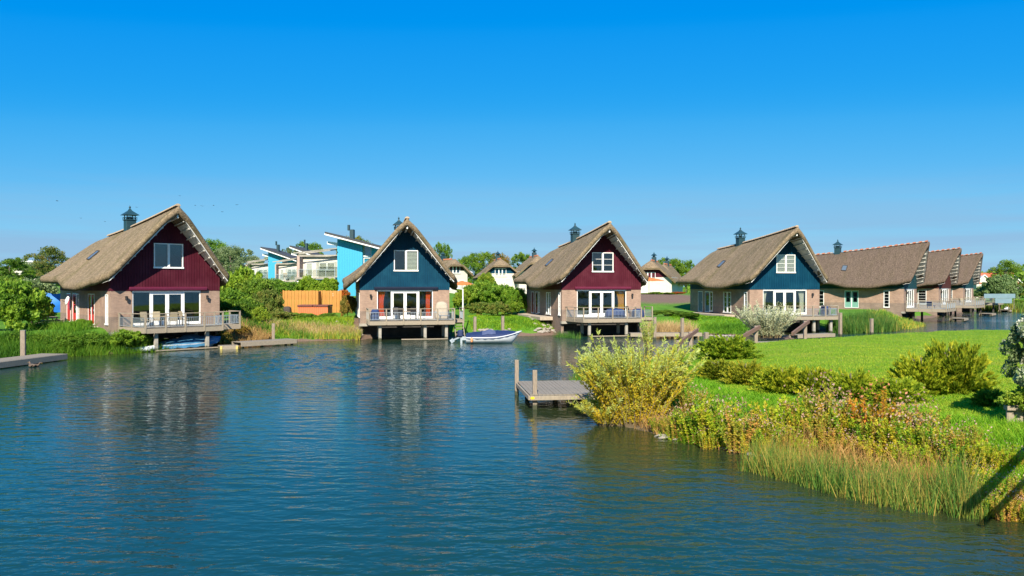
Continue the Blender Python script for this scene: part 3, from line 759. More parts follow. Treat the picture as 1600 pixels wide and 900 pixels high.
    # side openings
    for k,a,b in ops:
        if k=='win': window(root,(a+b)/2,0.12,2.3,b-a,-HW,1,5,None,door_frame,'y')
        elif k=='widewin': window(root,(a+b)/2,0.0,2.3,b-a,-HW,2,4,None,door_frame,'y')
        elif k=='pair':
            if doors is RED: 
                side_door(root,a,(a+b)/2-0.005,-HW,doors); side_door(root,(a+b)/2+0.005,b,-HW,doors)
            else: window(root,(a+b)/2,0.08,2.3,b-a,-HW,2,4,None,door_frame,'y')
        elif k=='doublegreen':
            side_door(root,a,(a+b)/2-0.005,-HW,GREEND); side_door(root,(a+b)/2+0.005,b,-HW,GREEND)
        elif k=='doorwin':
            side_door(root,a+0.75,b,-HW,doors,True); window(root,a+0.36,0.12,2.3,0.72,-HW,1,4,None,door_frame,'y')
        elif k=='door': side_door(root,a,b,-HW,doors,False)
    return root

POSE=dict(h1=((-26.02,58.0),44.0),h2=((-9.6,69.0),13.0),h3=((8.6,73.5),13.5),h4=((27.9,78.5),13.2),h5=((53.42,103.0),51.6),h6=((68.2,121.0),48.6),h7=((82.6,139.0),47.8))
cottage('maroon gabled thatched cottage with red side doors, largest and nearest at the left',*POSE['h1'],MAROON,awning=MAROON_AW,doors=RED,lamps=((-2.95,2.95),))
cottage('blue gabled thatched cottage with orange curtains behind its terrace doors',*POSE['h2'],BLUE,awning=NAVY_AW,doors=BLUED,curtains=((-2.38,-1.72,ORANGE_C,0.25),(1.9,2.38,ORANGE_C,0.2)),blinds=(None,PALE_C),chim=7.0,sky_light=False,lamps=((-3.05,),))
cottage('maroon gabled thatched cottage with a single ochre curtain behind its terrace doors',*POSE['h3'],MAROON,awning=MAROON_AW,doors=MUD,curtains=((2.4,1.55,OCHRE_C,0.3),),blinds=(None,None),bars=3,chim=8.2,lamps=((3.05,),))
cottage('blue gabled thatched cottage with pale curtains behind the silvery willow bush',*POSE['h4'],BLUE,doors=BLUED,curtains=((-2.4,-1.8,PALE_C,0.35),(2.4,1.7,PALE_C,0.35)),blinds=(PALE_C,PALE_C),bars=4,chim=8.8,lamps=((3.1,),))
OP5=[('win',1.7,2.4),('doublegreen',5.5,7.3),('widewin',10.0,11.6)]
cottage('long brown thatched cottage seen side-on with a green double door',*POSE['h5'],TEAL,THATCH_DARK,RIDGEO,True,doors=GREEND,openings=OP5,curtains=((-2.4,-1.3,PALE_C,0.1),(1.3,2.4,PALE_C,0.1)),chim=9.3)
OP6=[('win',1.7,2.9),('widewin',6.0,7.6)]
cottage('brown gabled thatched cottage, the middle one of the three seen side-on',*POSE['h6'],BROWNP,THATCH_DARK,RIDGEO,True,doors=GREEND,openings=OP6,curtains=((-2.4,-1.3,PALE_C,0.1),),chim=30,sky_light=False)
cottage('farthest thatched cottage of the row with a teal gable',*POSE['h7'],TEAL,THATCH_DARK,RIDGEO,True,doors=GREEND,openings=OP6,curtains=((1.3,2.4,PALE_C,0.1),),chim=30,sky_light=False)

def h2w(h,x,y):
    (X,Y),th=POSE[h]; c,s=math.cos(R(th)),math.sin(R(th)); return (X+x*c-y*s,Y+x*s+y*c)

# ------------------------------------------------------------------ terraces on piles in front of the cottages
def terrace(h, label, poly, stairs=None, pylons=(), depth=3.4, beam=None, pm=None):
    """poly: outline points from the wall round the front and back to the wall; rails along all edges but the wall and any stair gap"""
    (X,Y),th=POSE[h]
    root=thing('raised_terrace',label,'terrace',(X,Y,1.70),R(th),'raised wooden terraces over the water')
    xs=[p[0] for p in poly]; ys=[p[1] for p in poly]
    # boards run along the gable; each row is clipped to the outline
    mb=MB(); y=-0.09
    def span(yy):
        hit=[]
        n=len(poly)
        for i in range(n):
            a,b=poly[i],poly[(i+1)%n]
            if (a[1]-yy)*(b[1]-yy)<0: hit.append(a[0]+(b[0]-a[0])*(yy-a[1])/(b[1]-a[1]))
        return (min(hit),max(hit)) if len(hit)>=2 else None
    while y-0.135>min(ys):
        s=span(y-0.07)
        if s: mb.box(s[0],s[1],y-0.135,y,-0.035,0.0)
        y-=0.145
    mb.build('decking',WOOD,root)['kind']='stuff'
    edges=list(zip(poly[:-1],poly[1:]))
    for i,(a,b) in enumerate(edges):
        A=Vector((a[0],a[1],0)); B=Vector((b[0],b[1],0)); L=(B-A).length; d=(B-A).normalized(); nrm=Vector((-d.y,d.x,0))
        # fascia board
        o=nrm*-0.0
        ang=math.atan2(d.y,d.x)
        bx('fascia',(L-0.05,0.05,0.34),WOOD,root,tuple((A+B)/2+Vector((0,0,-0.205))),(0,0,ang))
        if stairs is not None and i==stairs: continue
        nb=max(1,round(L/1.5)); 
        for k in range(nb+1):
            if k==nb and i<len(edges)-1 and not (stairs is not None and i+1==stairs): continue
            p=A+d*(L*k/nb)
            if (i==0 and k==0): p=p+d*0.08
            if (i==len(edges)-1 and k==nb): p=p-d*0.08
            bx('rail_post',(0.11,0.11,1.32),WOOD,root,(p.x,p.y,0.31))
        bx('handrail',(L+0.10,0.13,0.05),WOOD,root,tuple((A+B)/2+Vector((0,0,1.0))),(0,0,ang))
        for k in range(nb):
            p=A+d*(L*k/nb+0.08); q=A+d*(L*(k+1)/nb-0.08); l=(q-p).length
            key=('bal',round(l,2))
            if key not in _bx:
                m=MB(); m.box(-l/2,l/2,-0.015,0.015,0.69,0.72); m.box(-l/2,l/2,-0.015,0.015,0.08,0.11)
                nn=max(3,int(l/0.125))
                for j in range(nn):
                    xx=-l/2+l*(j+0.5)/nn; m.box(xx-0.011,xx+0.011,-0.008,0.008,0.11,0.69)
                _bx[key]=m.mesh('baluster_panel',GALV)
            link('baluster_panel',_bx[key],root,tuple((p+q)/2),(0,0,ang))
    # joists
    for yy in (-depth+0.45,-1.2):
        MB().box(min(xs[1:3])+0.15,max(xs[:4])-0.1,yy-0.07,yy+0.07,-0.36,-0.04).build('joist',DARKW,root)
    for px_ in pylons:
        bx('pile',(0.25,0.25,2.7),pm or CONC,root,(px_,-depth+0.45,-1.71),b=0.02)
        bx('pile',(0.25,0.25,2.7),pm or CONC,root,(px_,-0.9,-1.71),b=0.02)
    if beam: bx('waling',(beam[1]-beam[0],0.10,0.09),WOOD,root,((beam[0]+beam[1])/2,-depth+0.2,-1.62))
    if stairs is not None:
        a,b=poly[stairs],poly[stairs+1]; x0,x1=min(a[0],b[0])+0.08,max(a[0],b[0])-0.08; y0=a[1]
        for x in (x0+0.03,x1-0.03): MB().bar((x,y0-0.02,-0.2),(x,y0-1.25,-1.45),0.05,0.22).build('stringer',WOOD,root)
        for k in range(5):
            bx('tread',(x1-x0-0.12,0.24,0.045),WOOD,root,((x0+x1)/2,y0-0.18-k*0.235,-0.22-k*0.25))
    return root

P1=[(-3.45,-0.09),(-2.75,-3.5),(2.75,-3.5),(2.75,-2.0),(4.75,-2.0),(4.75,-0.09)]
P2=[(-3.4,-0.09),(-3.35,-3.4),(3.95,-3.4),(3.95,-2.2),(4.95,-2.2),(4.95,-0.09)]
P3=[(-3.6,-0.09),(-3.0,-3.4),(2.6,-3.4),(2.6,-2.0),(4.3,-2.0),(4.3,-0.09)]
terrace('h1','raised wooden terrace with tan chairs in front of the maroon cottage with red side doors',P1,None,(-1.9,1.75),3.5,(-2.0,3.0))
terrace('h2','raised wooden terrace with a stair down towards the white dinghy',P2,3,(-2.4,1.45,3.3),3.4,(-0.6,3.4))
terrace('h3','raised wooden terrace with a blue-draped table, on piles behind the yellow willow',P3,3,(-2.3,1.3),3.4,(-2.2,3.5))
terrace('h4','raised wooden terrace half hidden by the silvery willow bush',[(-3.5,-0.09),(-3.3,-3.4),(3.7,-3.4),(3.7,-2.0),(4.6,-2.0),(4.6,-0.09)],None,(-2.3,1.3,3.2),3.4)
terrace('h5','raised wooden terrace with a blue lounger in front of the long side-on cottage',[(-3.4,-0.09),(-3.4,-4.8),(3.4,-4.8),(3.4,-0.09)],None,(-2.6,2.8),4.8,None,DARKW)
terrace('h6','raised wooden terrace in front of the brown-gabled side-on cottage',[(-3.4,-0.09),(-3.4,-4.8),(3.4,-4.8),(3.4,-0.09)],None,(-2.6,2.8),4.8,None,DARKW)
terrace('h7','farthest raised terrace of the row, beside a pale blue screen',[(-3.4,-0.09),(-3.4,-4.8),(3.4,-4.8),(3.4,-0.09)],None,(-2.6,2.8),4.8,None,DARKW)

# pale blue wind screen on the farthest terrace
PALEB=mat('pale_blue_sheet',(0.15,0.235,0.27),(0.125,0.2,0.235),0.6,1.5,bump=0.1)
(X7,Y7),t7=POSE['h7']
r=thing('wind_screen','pale blue wind screen on the terrace of the farthest cottage','screen',(84.0,132.6,1.70),R(0))
bx('sheet',(5.4,0.03,0.75),PALEB,r,(0.2,0,1.25)); bx('sheet',(2.9,0.03,0.85),PALEB,r,(0.9,0.04,0.42))
for x in (-2.8,0.2,3.2): bx('post',(0.07,0.07,2.6),WOOD,r,(x*0.85,0.08,0.3))

# garden furniture
def chair(label, loc, rz, sm, fm, group):
    r=thing('garden_chair',label,'chair',loc,rz,group)
    bx('seat',(0.5,0.48,0.04),sm,r,(0,0,0.43)); bx('backrest',(0.5,0.035,0.62),sm,r,(0,0.27,0.76),(R(-12),0,0))
    for sx in (-1,1):
        for sy in (-1,1): bx('leg',(0.035,0.035,0.42),fm,r,(sx*0.24,sy*0.21,0.21))
        bx('armrest',(0.045,0.5,0.03),fm,r,(sx*0.27,0.02,0.65)); bx('arm_post',(0.03,0.03,0.22),fm,r,(sx*0.27,-0.2,0.53))
    return r
def table(label, loc, rz, w_, d_, m):
    r=thing('garden_table',label,'table',loc,rz)
    bx('tabletop',(w_,d_,0.04),m,r,(0,0,0.73))
    for sx in (-1,1):
        for sy in (-1,1): bx('leg',(0.05,0.05,0.71),BLACKM,r,(sx*(w_/2-0.1),sy*(d_/2-0.1),0.355))
    return r
def on(h,x,y,z=1.705): a=h2w(h,x,y); return (a[0],a[1],z)
def rot(h,deg): return R(POSE[h][1]+deg)
for i,(x,y,a,l) in enumerate([(-1.9,-1.0,10,'tan sling chair at the far left of the terrace of the nearest cottage'),(-1.1,-0.9,-15,'tan sling chair before the fixed left pane of the nearest cottage'),
        (-0.5,-2.5,170,'tan sling chair with its back to the water on the nearest terrace'),(0.9,-0.9,100,'tan sling chair turned sideways before the doors of the nearest cottage')]):
    chair(l,on('h1',x,y),rot('h1',a),TAN,BLACKM,'chairs on the nearest terrace')
table('garden table between the tan chairs on the nearest terrace',on('h1',-0.3,-1.7),rot('h1',0),1.5,0.8,TABLEW)
for x,y,a,l in [(-0.6,-2.3,180,'dark chair on the near side of the table on the stair terrace'),(0.5,-2.3,175,'second dark chair from the stair on the near side of the terrace table'),(-0.9,-1.0,5,'dark chair on the far left of the table before the orange curtains'),(1.3,-1.6,-80,'dark chair at the right end of the table before the orange curtains')]:
    chair(l,on('h2',x,y),rot('h2',a),BLACKM,BLACKM,'chairs on the stair terrace')
table('garden table before the orange curtains',on('h2',0.1,-1.65),rot('h2',0),1.6,0.85,TABLEW)
def bag(name,label,cat,loc,rz,sx,sy,sz,m,seed):
    mb=MB(); rg=random.Random(seed); rows=[]
    for i,(z,k) in enumerate(((0,0.92),(0.1,1.0),(0.45,0.98),(0.8,0.9),(0.95,0.7),(1.0,0.35))):
        rows.append([((math.copysign(abs(math.cos(t))**0.5,math.cos(t)))*sx/2*k*rg.uniform(0.94,1.05),(math.copysign(abs(math.sin(t))**0.5,math.sin(t)))*sy/2*k*rg.uniform(0.94,1.05),z*sz*rg.uniform(0.97,1.02)) for t in [2*math.pi*j/14 for j in range(14)]])
    vs=[v for r in rows for v in r]; n=14
    mb.add(vs,[(i*n+k,i*n+(k+1)%n,(i+1)*n+(k+1)%n,(i+1)*n+k) for i in range(5) for k in range(n)]+[tuple(range(n))[::-1],tuple(5*n+k for k in range(n))])
    o=mb.build(name,m,None,loc,(0,0,rz),smooth=True); tag(o,label,cat); return o
bag('cushion_bag','blue cushion bag in the left corner of the stair terrace','bag',on('h2',-2.8,-2.6),rot('h2',0),0.75,0.6,1.0,BLUEF,1)
bag('garden_oven','beige covered garden oven against the brick wall of the stair terrace','garden oven',on('h2',3.2,-0.7),rot('h2',0),1.2,0.8,1.55,BEIGEF,2)
r=thing('deck_lounger','grey folding lounger at the right of the stair terrace','lounger',on('h2',3.2,-2.3),rot('h2',0))
bx('seat',(0.9,0.55,0.05),GALV,r,(0,0,0.35)); bx('backrest',(0.65,0.55,0.04),GALV,r,(-0.62,0,0.58),(0,R(38),0))
for sx in (-1,1):
    for sy in (-1,1): bx('leg',(0.04,0.04,0.34),BLACKM,r,(sx*0.35,sy*0.24,0.17))
bag('table_cover','blue cloth draped over a table on the ochre-curtain terrace','tablecloth',on('h3',0.6,-1.9),rot('h3',0),1.9,1.0,0.85,BLUEF,3)
bag('cushion_box','blue cushion box at the right of the ochre-curtain terrace','cushion box',on('h3',3.2,-1.2),rot('h3',0),1.2,0.7,0.8,BLUEF,4)
chair('black chair between the blue table and the blue box',on('h3',2.1,-1.9),rot('h3',100),BLACKM,BLACKM,'chairs on the ochre-curtain terrace')
chair('dark blue chair at the right end of the willow terrace',on('h4',3.0,-2.4),rot('h4',90),BLUEF,BLACKM,'chairs on the willow terrace')
bag('furniture_cover','blue furniture cover at the right of the willow terrace','furniture cover',on('h4',4.0,-1.0),rot('h4',0),0.9,0.9,0.95,BLUEF,5)
r=thing('deck_lounger','blue lounger on the terrace of the long side-on cottage','lounger',on('h5',0.5,-2.4),rot('h5',0))
bx('seat',(1.9,0.7,0.1),BLUEF,r,(0,0,0.35)); bx('backrest',(0.75,0.7,0.08),BLUEF,r,(-1.15,0,0.62),(0,R(45),0))
for sx in (-1,1):
    for sy in (-1,1): bx('leg',(0.05,0.05,0.3),BLACKM,r,(sx*0.8,sy*0.28,0.15))
chair('tan chair on the terrace of the brown-gabled side-on cottage',on('h6',-0.5,-2.4),rot('h6',30),TAN,GALV,'chairs on the far terraces')
chair('second tan chair beyond the first on the brown-gabled cottage terrace',on('h6',0.8,-2.4),rot('h6',-30),TAN,GALV,'chairs on the far terraces')

# ------------------------------------------------------------------ paths beside the cottages
PATHM=mat('path_paving',(0.42,0.34,0.26),(0.32,0.26,0.2),0.95,3,bump=0.2)
for h,y0,y1,wd in (('h1',2.5,13,1.8),('h3',2.8,13,1.3),('h4',2.8,13,1.2)):
    (X,Y),th=POSE[h]
    o=MB().cbox(-HW-0.05-wd,-HW-0.05,y0,y1,-0.45,-0.10,0.03).build('path',PATHM,None,(X,Y,1.75),(0,0,R(th))); tag(o,kind='structure')

# ------------------------------------------------------------------ jetties, docks, posts
r=thing('jetty','weathered plank jetty in the open water beside the yellow willow','jetty',(0.68,28.8,0),R(6.5))
for k in range(25):
    bx('plank',(0.148,4.2,0.045),WOODX,r,(0.085+0.156*k,2.1,0.555+rnd.uniform(-0.004,0.004)),(0,0,rnd.uniform(-0.002,0.002)))
bx('edge_beam',(3.9,0.07,0.16),WOOD,r,(1.95,-0.04,0.45)); bx('edge_beam',(3.9,0.07,0.16),WOOD,r,(1.95,4.24,0.45)); bx('edge_beam',(0.07,4.2,0.16),WOOD,r,(-0.03,2.1,0.45))
for x,y in ((1.6,0.5),(3.3,0.5),(1.6,3.8),(3.3,3.8),(0.4,3.8)): bx('pile',(0.18,0.18,1.7),POSTW,r,(x,y,-0.33))
bx('mooring_post',(0.165,0.165,2.9),POSTW,r,(-0.02,4.06,0.05)); bx('mooring_post',(0.165,0.165,2.9),POSTW,r,(0.2,0.17,0.03))
bx('number_plate',(0.14,0.012,0.09),mat('yellow_plate',(0.75,0.55,0.02),(0.65,0.47,0.02),0.4),r,(0.08,-0.083,0.46))

def dock(label,p0,p1,w_,h_,z,group=None,posts=()):
    a=Vector((*p0,0)); b=Vector((*p1,0)); d=b-a; L=d.length; ang=math.atan2(d.y,d.x)
    r=thing('dock',label,'dock',(a.x,a.y,0),ang,group)
    n=int(L/0.16)
    mb=MB()
    k=0
    for k in range(n): bx('plank',(0.15,w_,0.04),WOODX,r,(0.08+k*L/n,w_/2,z-0.02),b=0)
    bx('side_beam',(L,0.08,h_),WOOD,r,(L/2,-0.045,z-h_/2-0.01)); bx('side_beam',(L,0.08,h_),WOOD,r,(L/2,w_+0.045,z-h_/2-0.01)); bx('end_beam',(0.08,w_,h_),WOOD,r,(L+0.045,w_/2,z-h_/2-0.01))
    for t in (0.06,0.94):
        for yy in (0.2,w_-0.2): bx('pile',(0.16,0.16,1.4),POSTW,r,(L*t,yy,z-0.75))
    return r
def mpost(label,p,z0,z1,wd=0.2,tilt=0.0,group='mooring posts along the shore'):
    r=thing('mooring_post',label,'post',(p[0],p[1],z0-0.7),0.3,group)
    bx('shaft',(wd,wd,z1-z0+0.7),POSTW,r,(0,0,(z1-z0+0.7)/2),(tilt,tilt*0.5,0),0.02)
    bx('cap',(wd+0.012,wd+0.012,0.02),CONC,r,((z1-z0+0.7)*tilt*0.5,-(z1-z0+0.7)*tilt,z1-z0+0.7+0.012),(tilt,tilt*0.5,0),0.004)
    return r
dk0=at(0,576.5); dk1=at(103.5,562.5)
dx=Vector((dk1[0]-dk0[0],dk1[1]-dk0[1])); dk00=(dk0[0]-dx.x*1.2,dk0[1]-dx.y*1.2)
dock('grey timber dock at the left edge of the picture with one post',dk00,dk1,1.7,0.34,0.40)
mpost('tall pale post standing behind the dock at the left edge',(atY(36,47.2),47.2),0.3,1.92,0.26)
dock('grey timber dock on the right of the nearest terrace, below the reed bank',at(376,544),at(463,538.5),1.3,0.32,0.44)
r=dock('short low dock step with yellow ends under the nearest terrace',at(343,546),at(371,545),0.9,0.26,0.26)
YEL=mat('yellow_paint',(0.62,0.48,0.12),(0.45,0.36,0.13),0.6)
bx('end_cap',(0.16,0.03,0.24),YEL,r,(0.1,-0.11,0.12)); bx('end_cap',(0.16,0.03,0.24),YEL,r,(1.2,-0.11,0.12))
mpost('grey post on the reed bank behind the dock near the orange fence',(atY(427,62.5),62.5),0.3,1.58,0.24)
mpost('left post of the two on the bank behind the white dinghy',(atY(742,68.5),68.5),0.2,1.9,0.24)
mpost('right post of the two on the bank behind the white dinghy',(atY(785.5,68.8),68.8),0.2,1.95,0.24)

# boat slips between the cottages: low jetties, posts and sloping brown rails
dock('low jetty between the tan reeds and the water beside the ochre-curtain terrace',(atY(985,67),67),(atY(1096,67.6),67.6),0.9,0.3,0.55)
mpost('tall post at the left end of the tan reeds',(atY(1023,66.7),66.7),0.2,1.95,0.24)
mpost('post in front of the tan reeds, right of the taller one',(atY(1066,66.9),66.9),0.2,1.85,0.24)
mpost('short post at the right end of the low jetty by the tan reeds',(atY(1103.5,62),62),0,0.9,0.3)
def ramp_rail(label,pa,za,pb,zb,posts):
    r=thing('gangway_rail',label,'rail',(pa[0],pa[1],0),0,'sloping brown rails over the boat slips')
    A=Vector((0,0,za)); B=Vector((pb[0]-pa[0],pb[1]-pa[1],zb)); MB().bar(A,B,0.14,0.26).build('rail',BROWNW,r)
    for t,z0 in posts:
        p=A+(B-A)*t; q=MB(); q.cbox(p.x-0.12,p.x+0.12,p.y+0.085,p.y+0.325,z0,p.z+0.2,0.02); q.build('post',POSTW,r)
    return r
ramp_rail('sloping brown rail on posts nearest to the yellow willow',(atY(1040,49.5),49.5),0.35,(atY(1090,55),55),1.5,((0.38,-0.6),(0.78,-0.6)))
ramp_rail('sloping brown rail left of the silvery willow bush',(atY(1147,52),52),0.9,(atY(1187,55),55),1.72,((0.88,-0.4),))
ramp_rail('sloping brown rail at the right end of the silvery willow bush',(atY(1238,57),57),1.1,(atY(1264,60),60),1.9,((0.82,-0.4),))
dock('low slip jetty behind the lawn left of the silvery willow bush',(atY(1160,56.5),56.5),(atY(1225,57.5),57.5),0.8,0.28,0.5)
dock('low slip jetty behind the lawn below the willow terrace',(atY(1246,63.5),63.5),(atY(1304,65.5),65.5),0.8,0.28,0.62)
mpost('short post in the slip between the two left brown rails',(atY(1143,56),56),0,1.0,0.24)
mpost('tall post at the right end of the willow terrace',(atY(1313,71.5),71.5),0.2,2.15,0.26)
mpost('post in the green reeds right of the willow terrace',(atY(1362,74),74),0.2,1.5,0.26)
dock('narrow low landing in the slip left of the juniper',(atY(1076,48),48),(atY(1105,49),49),0.7,0.2,0.42)
for i,(h,l) in enumerate((('h5','low landing stage below the terrace of the long side-on cottage'),('h6','low landing stage below the terrace of the brown-gabled cottage'),('h7','low landing stage below the farthest terrace'))):
    a=h2w(h,2.0,-6.0); b=h2w(h,5.2,-6.0); dock(l,a,b,1.6,0.3,0.4)

# ------------------------------------------------------------------ boats
BOATW=mat('boat_gelcoat',(0.62,0.65,0.68),(0.54,0.57,0.60),0.25,2)
COVER=mat('boat_cover',(0.010,0.024,0.085),(0.007,0.016,0.06),0.6,3,bump=0.2)
TARP=mat('blue_tarp',(0.05,0.17,0.29),(0.03,0.12,0.22),0.5,2,bump=0.3)
COVERL=mat('cover_patch',(0.07,0.09,0.17),(0.05,0.065,0.13),0.6,3,bump=0.2)
def hull(L,B,fb,bow,draft):
    n=20; P=[]
    for i in range(n+1):
        t=i/n; hb=B/2*(0.86+0.14*min(1,t*3))*(1-max(0,(t-0.55)/0.45)**2.1); zt=fb+bow*max(0,t-0.4)**2*2.2; zk=-draft*(1-max(0,(t-0.75)/0.25)**2)+ (zt*0.55)*max(0,(t-0.86)/0.14)**2
        x=t*L+0.25*max(0,t-0.8)*0
        row=[]
        for k in range(9):
            s=k/8; a=1-s
            row.append((x+0.5*(a-0.6)*max(0,(t-0.6)/0.4)**1.5,hb*(1-(1-a)**2.4)*(0.9+0.1*a) if k<8 else 0.0,zk+(zt-zk)*a**1.25))
        full=row+[(p[0],-p[1],p[2]) for p in reversed(row[:-1])]
        P.append(full)
    return P
r=thing('dinghy','white dinghy with dark blue cover moored below the stair terrace','boat',(-3.75,62.6,0.0),R(4))
P=hull(4.35,1.75,0.48,0.62,0.12); mb=MB(); mb.grid(P); mb.add(P[0],[tuple(range(len(P[0])))]); h=mb.build('hull',BOATW,r,smooth=True)
gw=MB(); gw.tube([p[0] for p in P]+[P[-1][0]],0.045,6); gw.tube([p[-1] for p in P],0.045,6); gw.build('gunwale',BOATW,r,smooth=True)
cv=MB(); rows=[]
for i in range(0,19):
    p=P[i]; t=i/20; x,yb,zt=p[0]; pk=interp(t,[0,0.12,0.3,0.42,0.6,0.75,0.9],[0.30,0.40,0.46,0.60,0.48,0.36,0.12])
    rows.append([(x,yb*1.04*u,zt+0.03-0.12*(abs(u)>0.97)+pk*(1-abs(u)**1.6)+0.025*math.sin(i*2.3+u*5)) for u in [q/7 for q in range(-7,8)]])
cv.grid(rows); cv.add(rows[0],[tuple(range(15))]); cv.build('cover',COVER,r,smooth=True)
pt=MB(); pt.grid([[(x,y,z+0.015) for x,y,z in rw[2:7]] for rw in rows[6:12]]); pt.build('cover_panel',COVERL,r,smooth=True)
mt=MB(); mt.cbox(-0.70,-0.22,-0.2,0.2,0.5,1.08,0.1); mo=mt.build('outboard_motor',COVER,r)
lg=MB(); lg.box(-0.46,-0.3,-0.05,0.05,-0.5,0.56); lg.box(-0.32,0.03,-0.12,0.12,0.25,0.55); lg.bar((-0.5,0,0.5),(-1.15,-0.1,0.22),0.1,0.12); lg.bar((-1.0,-0.1,0.3),(-1.25,-0.1,0.12),0.06,0.3)
lg.build('motor_leg',GALV,mo)
bf=MB(); bf.lathe([(0.05,0.0),(0.1,0.05),(0.1,0.35),(0.05,0.4)],8,(0.45,-0.9,0.12)); bf.build('fender',mat('orange_fender',(0.7,0.3,0.12)),r,smooth=True)
r=thing('covered_boat','boat under a pale blue tarpaulin below the nearest terrace','boat',(*h2w('h1',-1.4,-2.0),0.0),R(44))
P=hull(4.4,1.8,0.42,0.35,0.12); mb=MB(); mb.grid(P); mb.add(P[0],[tuple(range(len(P[0])))]); mb.build('hull',BOATW,r,smooth=True)
cv=MB(); rows=[]
for i in range(0,21):
    x,yb,zt=P[i][0]; pk=interp(i/20,[0,0.3,0.5,0.8,1],[0.1,0.35,0.6,0.35,0.05])
    rows.append([(x,(yb+0.05)*u,max(0.06,zt+0.04-0.3*(abs(u)>0.95)+pk*(1-abs(u)**1.4)+0.04*math.sin(i*1.7+u*7))) for u in [q/7 for q in range(-7,8)]])
cv.grid(rows); cv.build('tarpaulin',TARP,r,smooth=True)
r=thing('inflatable_boat','small blue and white inflatable boat at the foot of the reeds','boat',(*at(222,549.5),0.0),R(20))
tb=MB()
pts=[(-0.9,0.45,0.2),(-0.3,0.5,0.2),(0.4,0.45,0.22),(0.8,0.25,0.28),(0.95,0,0.32),(0.8,-0.25,0.28),(0.4,-0.45,0.22),(-0.3,-0.5,0.2),(-0.9,-0.45,0.2)]
tb.tube(pts,[0.15,0.2,0.2,0.19,0.18,0.19,0.2,0.2,0.15],10); tb.build('tube',BOATW,r,smooth=True)
MB().cbox(-0.8,0.6,-0.35,0.35,0.1,0.16,0.02).build('floor',TARP,r); MB().cbox(-0.95,-0.85,-0.45,0.45,0.05,0.42,0.02).build('transom',BLUEF,r)
MB().tube([(-1.0,0.5,0.2),(-0.8,0.5,0.2)],0.21,10).build('tube_end',TARP,r); MB().tube([(-1.0,-0.5,0.2),(-0.8,-0.5,0.2)],0.21,10).build('tube_end',TARP,r)

# ------------------------------------------------------------------ left garden: tarp, dish, bench; middle garden: fence and hot tub
TARPB=mat('bright_blue_tarp',(0.01,0.17,0.62),(0.008,0.13,0.5),0.6,2,bump=0.2)
mb=MB(); rows=[]
for i in range(9):
    rows.append([(-1.3+1.3*i/4,0.1*math.sin(k*0.8+i*0.5),2.15-1.75*k/6*(0.75+0.25*i/8)+0.08*math.sin(i*1.1)) for k in range(7)])
mb.grid(rows); mb.grid([[(x,y+0.02,z) for x,y,z in q] for q in rows])
c=h2w('h1',-4.6,13.6); o=mb.build('tarpaulin',TARPB,None,(c[0]-0.3,c[1]+0.8,1.9),(0,0,R(15)),smooth=True); tag(o,'bright blue tarpaulin hung beyond the back corner of the nearest cottage','tarpaulin')
r=thing('satellite_dish','white round satellite dish between the red side doors','dish',(*h2w('h1',-4.32,9.85),1.75),R(44-95))
mb=MB(); mb.lathe([(0.02,0.12),(0.2,0.10),(0.36,0.03),(0.42,-0.04),(0.40,-0.05),(0.2,0.07),(0.02,0.09)],18); d_=mb.build('dish',WHITE,r,(0,0,1.75),(R(75),0,0),smooth=True)
MB().bar((0,0.32,1.75),(0,0.0,1.75),0.05,0.05).build('bracket',GALV,r); MB().bar((0,-0.05,1.6),(0,-0.38,1.75),0.03,0.03).build('feed_arm',BLACKM,r)
r=thing('picnic_bench','low wooden picnic bench on the path by the nearest cottage','bench',(*h2w('h1',-5.8,8.6),1.64),R(44+90))
bx('tabletop',(1.7,0.7,0.05),WOOD,r,(0,0,0.6)); 
for s in (-1,1): bx('seat',(1.7,0.26,0.045),WOOD,r,(0,s*0.65,0.36)); bx('trestle',(0.07,1.5,0.08),WOOD,r,(s*0.6,0,0.30)); bx('leg',(0.07,0.07,0.6),WOOD,r,(s*0.6,0.3,0.29)); bx('leg',(0.07,0.07,0.6),WOOD,r,(s*0.6,-0.3,0.29))

FENCE=mat('orange_larch',(0.50,0.235,0.045),(0.36,0.155,0.03),0.7,3,(9,9,0.8),0.2)
FX0,FX1,FY=-24.5,-18.2,82.0
zb=gz(-21,82)
r=thing('board_fence','orange upright board fence behind the hot tub','fence',(FX0,FY,zb),0)
n=34
for k in range(n):
    hh=2.35+rnd.uniform(-0.03,0.03)
    bx('board',(6.3/n-0.02,0.03,hh),FENCE,r,(6.3/n*(k+0.5),(0.05 if k%2 else 0.0),hh/2),(0,0,0),0.004)
for zz in (0.5,1.9): bx('cross_rail',(6.3,0.06,0.09),FENCE,r,(3.15,0.11,zz))
for k,(yy,hh) in enumerate([(-0.25,2.2),(-0.55,2.2),(-0.85,2.15),(-1.15,1.5),(-1.45,1.45),(-1.75,1.4)]): bx('board',(0.03,0.27,hh),FENCE,r,(-0.05,yy,hh/2))
for k in range(4): bx('board',(0.03,0.27,2.3),FENCE,r,(4.1,-0.2-k*0.29,1.15))
LID=mat('brown_vinyl',(0.15,0.045,0.032),(0.11,0.032,0.024),0.5,4,bump=0.1)
TUB=mat('orange_cedar',(0.62,0.17,0.06),(0.5,0.12,0.045),0.6,3,(8,8,0.8),0.15)
r=thing('hot_tub','hot tub with orange sides and a brown lid before the board fence','hot tub',(-20.3,79.2,gz(-20.3,79.2)),0)
for k in range(16): bx('side_board',(0.178,0.03,0.92),TUB,r,(-1.42+0.19*k,-0.95,0.46))
for k in range(10): bx('side_board',(0.03,0.178,0.92),TUB,r,(1.52,-0.86+0.19*k,0.46)); bx('side_board',(0.03,0.178,0.92),TUB,r,(-1.52,-0.86+0.19*k,0.46))
